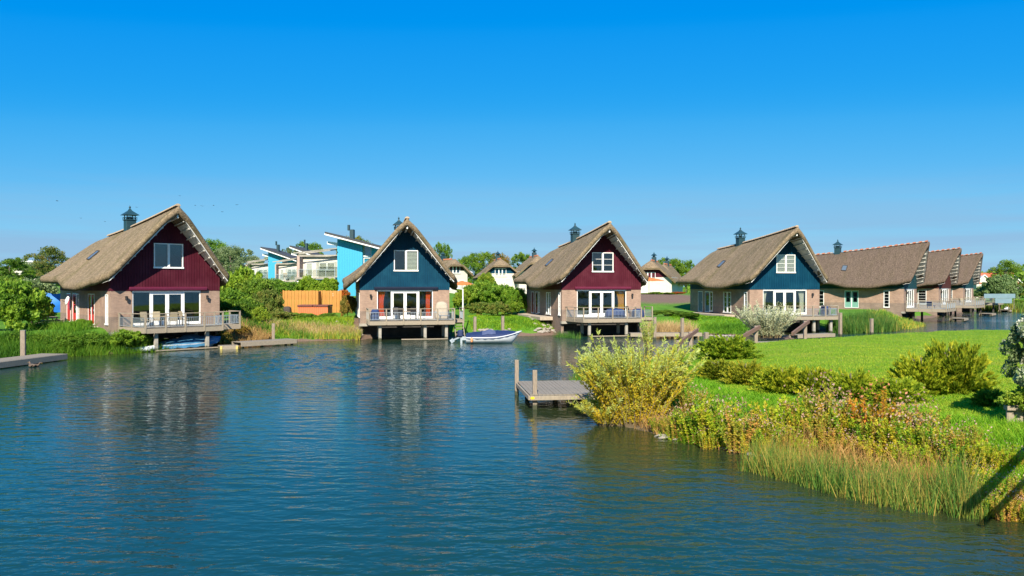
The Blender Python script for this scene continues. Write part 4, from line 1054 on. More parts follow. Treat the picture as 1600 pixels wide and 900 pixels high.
bx('shell',(2.96,1.85,0.9),LID,r,(0,0,0.45)); bx('lid',(1.55,2.1,0.2),LID,r,(-0.79,0,1.03),b=0.04); bx('lid',(1.55,2.1,0.2),LID,r,(0.79,0,1.03),b=0.04)
bag('dust_cover','dark crumpled cover in the left corner of the board fence','cover',(-23.6,80.6,gz(-23.6,80.6)),0,0.9,0.7,0.8,DARKW,8)
r=thing('flagpole','thin white pole beside the stair terrace','pole',(*h2w('h2',5.15,-0.6),1.0),0); MB().tube([(0,0,0),(0,0,3.4)],[0.07,0.05],10).build('shaft',WHITE,r); MB().bar((0,0,3.38),(-0.55,0,3.44),0.05,0.05).build('arm',WHITE,r)

def parasol(label,p,z,m,rad,hh,tilt=0):
    r=thing('parasol',label,'parasol',(p[0],p[1],z),0,'garden parasols')
    MB().tube([(0,0,0),(0,0,hh)],0.03,8).build('pole',WHITE,r); mb=MB(); mb.lathe([(rad,hh-0.55),(rad*0.98,hh-0.5),(rad*0.5,hh-0.2),(0.04,hh)],8); mb.build('canopy',m,r)
    return r
ORP=mat('orange_canvas',(0.55,0.17,0.035),(0.47,0.14,0.03),0.8)
parasol('orange parasol beyond the right eave of the orange-curtain cottage',(atY(722,98),98),gz(atY(722,98),98),ORP,1.8,2.95)
parasol('white parasol far behind the flagpole',(atY(728,125),125),gz(atY(728,125),125),WHITE,1.2,3.9)
parasol('orange parasol before the white villa with the maroon gable',(atY(1014,116),116),gz(atY(1014,116),116),ORP,2.4,2.5)

# ------------------------------------------------------------------ houses behind
SKYB=mat('turquoise_cladding',(0.03,0.33,0.52),(0.025,0.28,0.46),0.6,3,(6,6,0.5),0.15)
RENDER=mat('white_render',(0.56,0.53,0.47),(0.49,0.46,0.41),0.85,2,bump=0.1)
PINKR=mat('pink_brick',(0.42,0.31,0.26),(0.35,0.26,0.22),0.9,3,bump=0.1)
DARKR=mat('bitumen_roof',(0.05,0.05,0.052),(0.035,0.035,0.036),0.8,4,bump=0.1)
BALG=glass_mat('balcony_glass',(0.86,0.9,0.88),1.5,0.92)
def boarded(name,m,parent,x0,x1,y,ztop,z0,dep):
    """wall of upright boards with a sloping head"""
    mb=MB(); n=max(2,int((x1-x0)/0.32))
    for i in range(n):
        a=x0+(x1-x0)*i/n; b=x0+(x1-x0)*(i+1)/n-0.03
        mb.prism([(a,y,z0),(b,y,z0),(b,y,ztop(b)),(a,y,ztop(a))],(0,0.05,0))
    mb.prism([(x0,y+0.03,z0),(x1,y+0.03,z0),(x1,y+0.03,ztop(x1)),(x0,y+0.03,ztop(x0))],(0,dep,0))
    return mb.build(name,m,parent)
def modern(label,px0,Y,sx,sz,tower=None):
    """split-level holiday house: turquoise tower under a sloping roof, white terrace block at its left"""
    X=atY(px0,Y); r=thing('modern_house',label,'house',(X,Y,3.0),R(-4),'turquoise and white holiday houses')
    r.scale=(sx,(sx+sz)/2,sz)
    zt=lambda x: 7.55-0.26*x
    boarded('tower_wall',tower or SKYB,r,0,3.2,0,zt,0,6); boarded('tower_wall',SKYB,r,4.25,6.2,0.3,zt,0,5)
    o=MB().box(3.2,4.25,0.6,0.8,0,7).build('stair_wall',SKYB,r)
    for z0,z1,m_ in ((5.4,6.7,WHITE),(3.9,5.2,WHITE)): 
        wn=window(r,3.72,z0,z1,1.0,0.5,1,None,None); 
    rf=MB(); rf.prism([(-1.2,-1.2,zt(-1.2)+0.28),(7.0,-1.2,zt(7.0)+0.28),(7.0,-1.2,zt(7.0)+0.52),(-1.2,-1.2,zt(-1.2)+0.52)],(0,7.8,0)); ro=rf.build('roof',DARKR,r)
    fc=MB(); fc.prism([(-1.25,-1.25,zt(-1.25)+0.12),(7.0,-1.25,zt(7.0)+0.12),(7.0,-1.25,zt(7.0)+0.275),(-1.25,-1.25,zt(-1.25)+0.275)],(0,7.6,0)); fc.build('fascia',WHITE,ro)
    f2=MB(); f2.prism([(-1.3,0.0,zt(-1.2)-0.95),(0,0.0,zt(-0.1)-0.85),(0,0.0,zt(-0.1)-0.5),(-1.3,0.0,zt(-1.2)-0.6)],(0,4.5,0)); f2.build('lower_canopy',WHITE,r)
    bx('chimney',(0.5,0.7,1.3),CHIM,r,(1.2,2.5,zt(1.2)+1.0)); bx('flue',(0.25,0.4,0.7),CHIM,r,(0.75,2.5,zt(1.2)+1.9))
    # terrace block
    MB().box(-5.0,-0.05,1.0,5.0,2.75,5.35).build('terrace_wall',RENDER,r); MB().box(-5.0,-4.7,-0.3,0.99,0,5.35).build('party_wall',PINKR,r)
    MB().box(-5.2,0.0,0.6,5.0,5.36,5.6).build('flat_roof',CONC,r)
    MB().bar((-5.4,-0.6,5.75),(0.1,-0.6,6.35),0.10,0.13).build('canopy_beam',CONC,r); MB().bar((-5.4,1.4,5.75),(0.1,1.4,6.35),0.10,0.13).build('canopy_beam',CONC,r)
    window(r,-1.6,3.6,4.6,2.0,0.95,2,None); window(r,-3.9,2.8,4.6,0.9,0.95,1,None)
    MB().box(-5.1,0.0,-0.9,0.99,2.5,2.74).build('balcony_slab',CONC,r)
    br=MB(); br.box(-4.65,-0.05,-0.86,-0.83,3.72,3.77)
    for x in (-4.62,-3.5,-2.35,-1.2,-0.08): br.box(x-0.025,x+0.025,-0.87,-0.82,2.745,3.72)
    bo=br.build('balcony_rail',GALV,r)
    for a,b in ((-4.58,-3.54),(-3.46,-2.39),(-2.31,-1.24),(-1.16,-0.12)): MB().box(a,b,-0.85,-0.838,2.8,3.68).build('pane',BALG,bo)
    MB().box(-2.7,-0.1,0.1,0.16,2.9,4.7).build('wind_screen',BALG,r)
    MB().box(-5.0,-0.05,3.0,3.3,0,2.5).build('ground_wall',RENDER,r); window(r,-2.5,0.2,2.2,3.0,2.9,3,None)
    for x in (-4.85,-2.4,-0.3): bx('column',(0.22,0.22,2.45),WHITE,r,(x,-0.5,1.235))
    return r
modern('large turquoise house with sloping roof just left of the blue thatched cottage',527,96,1.0,1.0)
modern('middle turquoise house with orange-framed balcony door behind the big shrubs',464,112,0.64,0.9,PINKR)
modern('smallest turquoise house, leftmost of the three behind the shrubs',419,124,0.72,0.95)
chair('wooden chair on the balcony of the middle turquoise house',(atY(446,111.6),111.6,5.5),0.4,TAN,WOOD,'chairs on the far balconies')
r=thing('flat_roofed_house','low white flat-roofed house left of the turquoise houses','house',(atY(399,127),127,3.0),0)
MB().box(-2.0,2.0,0,5,0,4.9).build('wall',RENDER,r); MB().box(-2.9,2.2,-0.6,5.2,4.91,5.2).build('roof',CONC,r); window(r,0.9,2.6,4.2,1.3,-0.04,2,None); MB().box(-2.3,-2.05,-0.3,4,0,4.9).build('party_wall',PINKR,r)

def villa(label,px0,Y,base,rz,clad,wid=5.2,hh=5.6,wall=2.9):
    X=atY(px0,Y); r=thing('thatched_villa',label,'villa',(X,Y,base),R(rz),'white thatched villas behind the shrubs')
    W=wid/2; L=9.0
    MB().box(-W,W,0,L,-1.5,wall).build('wall',RENDER,r)
    mb=MB(); n=18
    ap=hh
    def zz(x): return wall+(ap-wall)*(1-abs(x)/(W))*1.0
    cl=MB(); cl.prism([(-W,-0.04,wall+0.003),(W,-0.04,wall+0.003),(W*0.45,-0.04,zz(W*0.45)),(-W*0.45,-0.04,zz(W*0.45))],(0,0.1,0)); cl.build('cladding',clad,r)
    # thatch: half-hipped front, long slopes
    n=16; top=[];bot=[]
    for i in range(n+1):
        t=i/n; row=[];rb=[]
        for k in range(-8,9):
            s=k/8; x=s*(W+0.75); 
            ridge=ap+0.35; eave=wall-0.75
            z=ridge+(eave-ridge)*abs(s)**1.05
            y=-0.8+(L+1.4)*t
            hip=wall+ (ap-wall)*0.62+ (y+0.8)*1.5
            z=min(z,hip) if y<1.8 else z
            z2=z-0.3
            row.append((x,y,z+0.03*math.sin(k*3.1+i*1.7))); rb.append((x*0.97,y+(0.08 if t<0.5 else -0.08),z2))
        top.append(row); bot.append(rb)
    mb=MB(); mb.grid(top); mb.grid(bot); mb.add(top[0]+bot[0],[(i,i+1,18+i,17+i) for i in range(16)]); mb.add(top[-1]+bot[-1],[(i,i+1,18+i,17+i) for i in range(16)])
    mb.add([q[0] for q in top]+[q[0] for q in bot],[(i,i+1,n+2+i,n+1+i) for i in range(n)]); mb.add([q[-1] for q in top]+[q[-1] for q in bot],[(i,i+1,n+2+i,n+1+i) for i in range(n)])
    ro=mb.build('thatched_roof',THATCH,r,smooth=True)
    rt=MB()
    for i in range(22): 
        y0=1.2+i*0.36; rt.lathe([(0.17,0),(0.15,0.2)],8,(0,y0+0.15,ap+0.30))
    rt.build('ridge_tile',RIDGEO,ro)
    window(r,-0.1,wall-0.5,wall+0.8,1.9,-0.06,3,None); window(r,1.2,0.4,2.0,1.1,-0.02,1,None); window(r,-1.3,0.4,2.0,1.1,-0.02,1,None)
    ch=MB(); ch.cbox(-0.35,0.35,4.2,4.9,ap,ap+1.0,0.02); c_=ch.build('chimney',CHIM,r); q=MB()
    q.lathe([(0.55,1.25),(0.05,1.65),(0.04,1.85)],4,(0,4.55,ap)); q.box(-0.2,0.2,4.35,4.75,ap+1.0,ap+1.26); q.build('cowl_roof',CHIM,c_)
    return r
villa('white thatched villa with blue gable and three-light window, left of its twin',783,128,3.9,8,BLUE,6.4,5.0)
villa('white thatched villa with blue gable, half behind the ochre-curtain cottage roof',842,126,4.2,8,BLUE,6.6,5.15)
villa('white thatched villa with maroon gable above the heath slope',1016,124,3.2,-18,MAROON,6.8,5.3)
villa('thatched villa whose roof shows right of the blue cottage roof',711,122,3.6,30,BROWNP,4.4,5.0,3.6)
villa('white thatched villa farther back, right of the maroon-gabled one',1036,134,3.0,-20,MAROON,4.4,5.2)
REDR=mat('red_roof_tiles',(0.50,0.12,0.055),(0.40,0.09,0.045),0.8,3,(1,8,8),0.3)
def red_house(label,px0,Y,base,L,W,hw,ap,rz):
    r=thing('red_roofed_house',label,'house',(atY(px0,Y),Y,base),R(rz))
    MB().box(-L/2,L/2,0,W,-2,hw).build('wall',RENDER,r)
    mb=MB(); mb.prism([(-L/2-0.3,-0.5,hw-0.2),(-L/2-0.3,W/2,ap),(-L/2-0.3,W+0.5,hw-0.2),(-L/2-0.3,W+0.5,hw),(-L/2-0.3,W/2,ap+0.25),(-L/2-0.3,-0.5,hw)],(L+0.6,0,0)); mb.build('roof',REDR,r)
    for gx in (-L*0.32,L*0.36):
        d=MB(); d.prism([(gx-1.9,-0.35,hw-2.2),(gx+1.9,-0.35,hw-2.2),(gx+1.9,-0.35,hw+0.1),(gx,-0.35,hw+2.0),(gx-1.9,-0.35,hw+0.1)],(0,2.5,0)); d.build('gable_wall',RENDER,r)
        e=MB(); e.bar((gx-2.2,-0.5,hw-0.1),(gx,-0.5,hw+2.15),0.5,0.18,up=(0,0,1)); e.bar((gx+2.2,-0.5,hw-0.1),(gx,-0.5,hw+2.15),0.5,0.18); e.build('gable_trim',WHITE,r)
        window(r,gx,hw-1.2,hw+0.1,1.6,-0.40,2,None)
    return r
red_house('white house with red tiled roof and two gables at the far right',1558,205,2.6,10.5,6,2.9,5.4,-8)
r=thing('long_white_building','long white building on the skyline above the red roof','building',(atY(1556,420),420,2),0); MB().box(-8,14,0,10,0,9.2).build('wall',RENDER,r); MB().box(-8.3,14.3,-0.4,10.4,9.21,9.6).build('roof',WHITE,r)
for k in range(8): window(r,-6.5+k*2.7,6.5,8.3,1.4,-0.05,1,None)
r=thing('white_flat_block','small white block on the skyline between the trees at the far left','building',(atY(40,210),210,3),0); MB().box(-3.4,3.4,0,8,0,8.2).build('wall',RENDER,r); MB().box(-3.7,3.7,-0.4,8.3,8.21,8.6).build('roof',WHITE,r); window(r,-1.2,6.2,7.4,2.2,-0.05,2,None)

# ------------------------------------------------------------------ vegetation
def quads_from(c, t, b):
    """c centres, t half-length vectors, b half-width vectors -> rhombic leaves"""
    n=len(c); co=np.stack([c-t,c+b-t*0.1,c+t,c-b-t*0.1],1).reshape(-1,3); q=np.arange(4*n).reshape(n,4); return co,q
def unit(v): return v/np.maximum(np.linalg.norm(v,axis=1,keepdims=True),1e-9)
def leaves(rng, c, out, ln, wd, droop=0.0, spread=0.9):
    n=len(c); t=unit(out+rng.normal(0,spread,(n,3))+np.array([0,0,-droop])); k=rng.normal(0,1,(n,3)); b=unit(np.cross(t,k))
    s=rng.uniform(0.6,1.25,(n,1)); return quads_from(c,t*ln*s/2,b*wd*s/2)

def crown_mesh(name, seed, m, n, blobs, ln, wd, nsub=60, subr=0.26, droop=0.1, lift=0.0):
    """crown of many leaf clumps seated on a few big lobes; gaps stay open between the clumps. blobs: (x,y,z,rx,ry,rz)"""
    rng=np.random.default_rng(seed); bl=np.array(blobs,float); vol=bl[:,3]*bl[:,4]*bl[:,5]; pi=rng.choice(len(bl),nsub,p=vol/vol.sum())
    d=unit(rng.normal(0,1,(nsub,3))); d[:,2]=np.where(d[:,2]<-0.35,-d[:,2],d[:,2])
    rr=rng.uniform(0.5,1.0,(nsub,1))**0.6
    cc=bl[pi,:3]+d*rr*bl[pi,3:]; cr=subr*rng.uniform(0.6,1.4,nsub)*np.cbrt(vol[pi]); ct=rng.normal(0,0.2,nsub)
    k=rng.integers(0,nsub,n); g=rng.normal(0,1,(n,3)); g=unit(g)*rng.uniform(0.15,1,(n,1))**0.5
    c=cc[k]+g*cr[k,None]*np.array([1,1,0.75])
    out=unit(g+d[k]*0.7+np.array([0,0,lift]))
    co,q=leaves(rng,c,out,ln,wd,droop); tint=np.clip(0.5+ct[k]+rng.normal(0,0.16,n),0,1)
    co[:,2]=np.maximum(co[:,2],0.01)
    return np_mesh(name,co,q,m,tint)
def trunk_mesh(name, m, h, r0, limbs, seed):
    rg=random.Random(seed); mb=MB(); mb.tube([(0,0,-0.3),(0.03*h,0,h*0.3),(0,0.02*h,h*0.65),(0.02*h,0,h)],[r0*1.3,r0,r0*0.75,r0*0.35],8)
    for i in range(limbs):
        z=h*rg.uniform(0.3,0.85); a=rg.uniform(0,6.28); l=h*rg.uniform(0.3,0.55)
        p0=(0.01*h,0.01*h,z); p1=(math.cos(a)*l*0.5,math.sin(a)*l*0.5,z+l*0.35); p2=(math.cos(a)*l,math.sin(a)*l,z+l*0.6); mb.tube([p0,p1,p2],[r0*0.5,r0*0.33,r0*0.12],6)
    return mb.mesh(name,m,True)
BARK=mat('bark',(0.13,0.10,0.075),(0.07,0.055,0.04),0.95,6,(4,4,1),0.5)
LF_G=leaf_mat('leaf_green',(0.06,0.13,0.014),(0.15,0.27,0.024),(0.29,0.38,0.045),0.45)
LF_Y=leaf_mat('leaf_yellowgreen',(0.11,0.20,0.016),(0.24,0.35,0.026),(0.42,0.48,0.05),0.45)
LF_S=leaf_mat('leaf_silver',(0.14,0.19,0.09),(0.28,0.33,0.18),(0.50,0.53,0.35),0.45)
LF_O=leaf_mat('leaf_olive',(0.10,0.13,0.025),(0.22,0.23,0.045),(0.36,0.24,0.07),0.45)
def shrub_blobs(seed,k=7):
    rg=random.Random(seed); b=[(0,0,0.42,0.62,0.62,0.45)]
    for i in range(k): a=6.28*i/k+rg.uniform(-.3,.3); q=rg.uniform(0.35,0.62); b.append((math.cos(a)*q,math.sin(a)*q,rg.uniform(0.15,0.58),rg.uniform(0.28,0.44),rg.uniform(0.26,0.42),rg.uniform(0.24,0.38)))
    return b
def tree_blobs(seed,k=8):
    rg=random.Random(seed); b=[(0,0,0.62,0.34,0.34,0.32),(0,0,0.30,0.30,0.30,0.2)]
    for i in range(k): a=6.28*i/k+rg.uniform(-.4,.4); q=rg.uniform(0.2,0.4); b.append((math.cos(a)*q,math.sin(a)*q,rg.uniform(0.28,0.82),rg.uniform(0.17,0.27),rg.uniform(0.17,0.27),rg.uniform(0.13,0.2)))
    return b
SH={}
for mname,m in (('green',LF_G),('yellow',LF_Y),('silver',LF_S),('olive',LF_O)):
    SH[mname]=[crown_mesh('foliage',11+i*7+len(mname),m,14000,shrub_blobs(5+i+len(mname)),0.088,0.050,nsub=150,subr=0.30) for i in range(2)]
TR={}
for mname,m in (('green',LF_G),('silver',LF_S),('olive',LF_O)):
    TR[mname]=[crown_mesh('crown',31+i*7+len(mname),m,11000,tree_blobs(9+i*3+len(mname)),0.036,0.019,nsub=150,subr=0.30) for i in range(2)]
STEM=trunk_mesh('stem',BARK,0.6,0.035,6,1); TRUNK=[trunk_mesh('trunk',BARK,0.72,0.022,9,s) for s in (2,3)]
PN=[0]
def shrub(label,px,Y,top,w_,kind='green',col=(1,1,1),z=None,cat='shrub',name='shrub',group='garden shrubs',dep=None):
    """px centre, distance, pixel row of its top, width in metres"""
    X=atY(px,Y); z=gz(X,Y) if z is None else z; h=EYE-(top-447)*Y/FOC-z
    PN[0]+=1; i=PN[0]
    r=thing(name,label,cat,(X,Y,z-0.05),(i*2.4)%6.28,group); r.scale=(w_/1.8,(dep or w_)/1.8,h/0.98)
    o=link('foliage',SH[kind][i%2],r); o.color=(*col,1); link('stem',STEM,r); return r
def tree(label,px,Y,top,w_,kind='green',col=(1,1,1),z=None,name='tree',group='trees behind the cottages'):
    X=atY(px,Y); z=gz(X,Y) if z is None else z; h=EYE-(top-447)*Y/FOC-z
    PN[0]+=1; i=PN[0]
    r=thing(name,label,'tree',(X,Y,z),(i*1.7)%6.28,group); r.scale=(w_/1.05,w_/1.05,h/1.0)
    o=link('crown',TR[kind][i%2],r); o.color=(*col,1); link('trunk',TRUNK[i%2],r); return r
DK=(0.72,0.8,0.75); LT=(1.35,1.25,1.0)
# left of the nearest cottage
shrub('big leafy dark green shrub at the left edge of the picture',18,54.5,432,5.6,'green',(1.1,1.15,0.9),cat='shrub')
shrub('bright green shrub behind the pale dock post',50,60,452,3.6,'green',(1.1,1.1,1.0))
shrub('dark shrub under the bright blue tarpaulin',66,66,470,2.6,'green',DK)
shrub('grey-green shrub left of the nearest cottage eave',62,84,432,5.5,'silver',(0.75,0.85,0.6))
shrub('tall green shrub behind the left edge shrubs',5,70,425,5.5,'green')
tree('round grey-green tree with its top above the nearest roof eave',78,112,383,6.2,'olive',(0.75,0.95,0.9))
tree('dark low tree on the skyline at the far left',14,125,402,6.0,'green',DK)
tree('pale low tree beside the white block at the far left',58,150,408,6.5,'silver',(0.7,0.8,0.6))
tree('second dark tree on the skyline left of the white block',36,140,410,6.0,'green',(0.9,0.95,0.9))
shrub('feathery green bank plant in front of the side wall, beside the inflatable boat',196,53.6,512,2.6,'yellow',(0.75,0.9,0.8),z=0.2)
shrub('low green bank plant touching the left end of the nearest terrace',214,54.2,516,1.9,'green',(1.15,1.15,0.9),z=0.15)
shrub('dark leafy bank plant left of the pale dock post',22,51.5,516,2.6,'green',(0.8,0.9,0.8),z=0.3)
shrub('dark feathery bank plant right of the pale dock post',104,51.8,520,2.6,'yellow',(0.5,0.68,0.6),z=0.2)
shrub('low dark bank plant midway along the reeds of the left bank',145,53,517,2.4,'green',(0.85,0.95,0.8),z=0.2)
shrub('grass-green tufted plant on the bank before the red double door',128,58,497,2.0,'yellow',(0.6,0.8,0.6))
shrub('low olive plant behind the pale dock post',60,52,520,2.4,'green',(1.0,1.0,0.8),z=0.2)
shrub('small plant with brown leaves under the landing of the nearest terrace',352,59.5,515,1.7,'olive',(1.2,1.0,0.8))
shrub('rusty low plant right of the nearest terrace landing',378,62.5,508,2.0,'olive',(1.5,1.1,0.7))
shrub('leafy plant hanging over the rail of the nearest terrace',337,61.5,477,1.5,'yellow',(0.8,0.9,0.7))
# between the nearest and the blue cottage
tree('dark tree touching the right slope of the nearest roof',336,112,371,5.5,'green',(0.8,0.95,0.9))
tree('silvery round tree right of the nearest roof',360,108,380,6.5,'silver',(0.75,0.85,0.65))
tree('second silvery tree left of the turquoise houses',384,128,395,7.5,'silver',(0.85,0.95,0.75))
tree('pale tree farther back between nearest roof and turquoise houses',340,135,388,7,'silver',(0.8,0.9,0.7))
shrub('broad yellow-green shrub right of the nearest roof corner',374,76,413,5.6,'yellow',(0.9,1,0.9))
shrub('tall dark green shrub in the middle of the bank between the cottages',408,73,430,4.8,'green',(1.0,1.0,1.0))
shrub('deep green shrub behind the nearest terrace rail',362,68.5,449,4.6,'green',(0.95,1.05,0.9))
shrub('dark olive shrub left of the orange fence',420,70,448,3.2,'olive',(0.8,1.05,0.9))
shrub('low dark shrub behind the nearest terrace landing',388,66.5,466,3.6,'green',DK)
shrub('small yellow shrub before the fence end',404,65.5,478,2.2,'yellow',(1,1,1))
shrub('low green shrub under the hot tub',470,70.5,488,4.2,'green',(1.15,1.1,1.0))
shrub('low olive shrub left of the hot tub',434,68.5,484,3.0,'olive',(1,1.2,1.0))
shrub('small green shrub right of the hot tub',512,73,488,2.4,'green',(1,1,1))
shrub('round yellow-green shrub left of the dark balcony opening',482,92,429,3.6,'yellow',(0.9,1.0,0.8))
shrub('round yellow-green shrub right of the dark balcony opening',511,92,432,3.0,'yellow',(0.9,1.0,0.8))
shrub('green shrub before the middle turquoise house',453,94,438,4.6,'green',(1.0,1.1,1.0))
shrub('dark shrub before the smallest turquoise house',428,98,434,4.2,'green',(0.9,1,0.9))
shrub('shrub with reddish leaves at the left wall of the blue cottage',543,75.5,458,1.9,'olive',(1.15,0.95,0.8))
shrub('small orange-leaved shrub between fence and blue cottage',537,84,449,2.0,'olive',(1.9,0.7,0.5))
tree('dark pine-like tree left of the large turquoise roof',488,150,377,6.0,'green',(0.8,0.9,0.9))
tree('pale tree beyond the middle turquoise house',460,140,384,6,'silver',(0.65,0.75,0.6))
tree('olive tree behind the large turquoise roof',547,135,367,5.6,'olive',(0.85,1.1,1.0))
tree('second olive tree right of the first behind the turquoise roof',571,137,372,5.0,'olive',(0.8,1.05,0.95))
# between the blue and the second maroon cottage
tree('slim dark tree on the skyline right of the blue cottage roof',691,128,378,3.4,'green',(0.85,0.95,0.9))
tree('round green tree behind the villas with the blue gables',729,150,398,6.0,'green',(0.95,1,0.9))
tree('broad green tree behind the left villa',757,152,392,8.0,'green',(1,1,0.85))
tree('brownish tree between the two villas',781,152,393,6.0,'olive',(1.1,0.9,0.8))
tree('low tree behind the right villa',812,155,394,6,'green')
shrub('dense dark green shrub under the white villa',757,92,437,5.0,'green',(1.05,1.1,0.9))
shrub('dense green shrub before the two villas',783,90,441,4.6,'green',(1.0,1.1,0.9))
shrub('big green shrub behind the flagpole',736,96,444,4.6,'green',(0.95,1,0.9))
shrub('green shrub against the left wall of the ochre-curtain cottage',809,86,447,3.6,'green',(1.0,1.1,0.8))
shrub('yellow-green shrub below the orange parasol',722,92,449,2.6,'yellow')
shrub('olive shrub with rusty twigs on the lawn behind the dinghy, left one',752,82,470,3.6,'olive',(0.9,1.2,0.9))
shrub('olive shrub on the lawn behind the dinghy, right one',778,81.5,470,3.2,'olive',(0.85,1.15,0.9))
shrub('bushy green shrub right of the olive pair',799,84,468,2.6,'green',(1.2,1.15,0.9))
shrub('pale hedge shrub in front of the right villa door',762,112,424,3.4,'yellow',(0.9,0.9,0.9))
# between the second maroon and the second blue cottage
tree('round green tree left of the second blue cottage roof',1054,150,402,6.0,'green',(1,1,0.85))
tree('dark green tree behind the maroon-gabled villa',1072,152,404,5.0,'green',(0.9,1,0.85))
tree('small tree right of the villa chimney',1029,160,404,4,'silver',(0.7,0.8,0.6))
for i,(px,t,k,c,l) in enumerate([(1008,457,'yellow',(1,1,1),'low yellow hedge shrub below the maroon-gabled villa'),(1026,455,'green',(1.2,1.2,1),'low green hedge shrub above the heath slope'),(1044,456,'yellow',(0.8,0.9,0.8),'hedge shrub at the right end of the heath slope'),(1058,455,'olive',(2.0,0.6,0.5),'rust-red shrub beside the second blue cottage')]):
    shrub(l,px,113,t,2.6,k,c)
shrub('low dark hedge before the heath slope',1040,80,483,5.0,'green',DK,dep=1.6)
shrub('low dark hedge beside the second blue cottage corner',1075,78,486,3.2,'green',DK,dep=1.4)
# far right
shrub('grey willow tree at the far bank, right of the farthest terrace',1566,158,427,7.5,'silver',(0.62,0.80,0.48))
shrub('second grey willow by the far bank',1536,162,446,6.0,'silver',(0.6,0.8,0.45))
tree('dark tree over the red tiled roof',1574,205,404,9.0,'green',(1.0,1,0.85))
tree('yellowing tree at the right edge beyond the water',1593,165,442,5.5,'olive',(0.95,1.1,0.8))
tree('green tree behind the red roof',1592,215,415,8,'green')
shrub('green bank shrub at the end of the water',1590,149,466,7,'green',(1.2,1.2,0.9))
shrub('reedy green bank shrub beside the far willow',1562,150,470,6,'yellow',(0.8,0.9,0.8))
shrub('low bank shrub under the yellowing tree',1612,147,470,7,'yellow',(0.9,1,0.8))
# far-off woods close the horizon
rng=np.random.default_rng(5)
def woods():
    n=520; a=np.concatenate([rng.uniform(-0.80,0.80,420),rng.uniform(2.0,4.3,100)]); Rr=np.concatenate([rng.uniform(230,420,420),rng.uniform(60,110,100)]); cx=Rr*np.sin(a); cy=Rr*np.cos(a)
    per=300; c=np.repeat(np.stack([cx,cy,2+rng.uniform(2.0,4.0,n)],1),per,0); rad=np.repeat(rng.uniform(4,7,n),per)[:,None]
    g=unit(rng.normal(0,1,(n*per,3))); p=c+g*rad*np.array([1,1,0.75]); 
    co,q=leaves(rng,p,g,1.1,0.7); co[:,2]=np.maximum(co[:,2],1.2)
    return np_mesh('distant_woods',co,q,LF_G,np.clip(np.repeat(rng.uniform(0.1,0.75,n),per)+rng.normal(0,.12,n*per),0,1))
o=link('distant_woods',woods()); o.color=(0.95,1,1,1); tag(o,'low far-off woods closing the horizon all round the water','woods',kind='stuff')

# ------- stems with leaves: willows, herbs
def stemmed(name, seed, m, nst, hgt, spread, lpn, ln, wd, tintfn, base_r=0.3, start=0.15, bend=0.5, up=0.5, leafspread=0.55, hvar=0.35):
    """bundle of bending stems, each set with leaves; returns leaf mesh and the stem mesh"""
    rng=np.random.default_rng(seed); mb=MB(); C=[];T=[];S=[];Q=[]
    for i in range(nst):
        a=rng.uniform(0,6.283); q=base_r*math.sqrt(rng.uniform()); lean=spread*math.sqrt(rng.uniform(0.02,1)); h=hgt*rng.uniform(1-hvar,1.0)*(1-0.30*lean/max(spread,1e-3))
        p0=np.array([q*math.cos(a),q*math.sin(a),0]); a2=a+rng.normal(0,0.4); dirh=np.array([math.cos(a2),math.sin(a2),0])
        f=np.linspace(0,1,5)[:,None]; pts=p0+dirh*lean*h*(f*(1-bend)+bend*f**2)+np.array([0,0,1])*h*(f-0.18*lean*f**2)
        mb.tube(pts.tolist(),[0.012*hgt**0.5*(1-0.8*x) for x in np.linspace(0,1,5)],3,cap=False)
        u=rng.uniform(start,1.03,lpn); k=np.clip((u*4).astype(int),0,3); w_=(u*4-k)[:,None]; c=pts[k]*(1-w_)+pts[k+1]*w_; d=unit(pts[k+1]-pts[k])
        o=unit(d*up+rng.normal(0,leafspread,(lpn,3))); C.append(c+o*ln*0.45); T.append(o); S.append(u); Q.append(np.full(lpn,rng.normal(0,1)))
    C=np.concatenate(C);T=np.concatenate(T);S=np.concatenate(S);Q=np.concatenate(Q)
    b=unit(np.cross(T,rng.normal(0,1,T.shape))); s=rng.uniform(0.6,1.25,(len(C),1))
    co,q=quads_from(C,T*ln*s/2,b*wd*s/2); tint=np.clip(tintfn(S,C,Q,rng),0,1); co[:,2]=np.maximum(co[:,2],-0.05)
    return np_mesh(name,co,q,m,tint), mb
STEMM=mat('stem_bark',(0.20,0.15,0.07),(0.12,0.09,0.045),0.9,5)
STEMR=mat('herb_stem',(0.30,0.12,0.055),(0.2,0.10,0.04),0.9,5)
LF_WY=leaf_mat('leaf_willow_yellow',(0.66,0.46,0.02),(0.42,0.47,0.05),(0.56,0.64,0.24),0.45)
LF_WS=leaf_mat('leaf_willow_silver',(0.26,0.30,0.14),(0.50,0.53,0.31),(0.74,0.73,0.48),0.4)
def willow(label,loc,meshes,scale,rz=0):
    r=thing('willow_bush',label,'bush',loc,rz); r.scale=scale
    link('foliage',meshes[0],r); meshes[1].build('stem',STEMM,r); return r
wy=stemmed('foliage',3,LF_WY,300,2.75,0.72,150,0.12,0.028,lambda S,C,Q,r: 0.02+0.42*np.clip(C[:,2]/2.0,0,1)**1.1+0.10*Q+0.24*(S>0.85)+r.normal(0,.15,len(S)),0.75,0.06,0.45,0.8)
willow('big yellowing willow bush on the bank at the root of the jetty',(4.15,25.9,0.0),wy,(1.22,0.9,1.28))
wl=stemmed('foliage',13,LF_WY,70,1.4,1.2,80,0.11,0.023,lambda S,C,Q,r: 0.25+0.25*Q+0.3*(S>0.7)+r.normal(0,.15,len(S)),0.3,0.1,0.5,0.7)
willow('low outer willow sprays leaning over the water beside the jetty',(3.15,25.7,0.0),wl,(1,1,1.0))
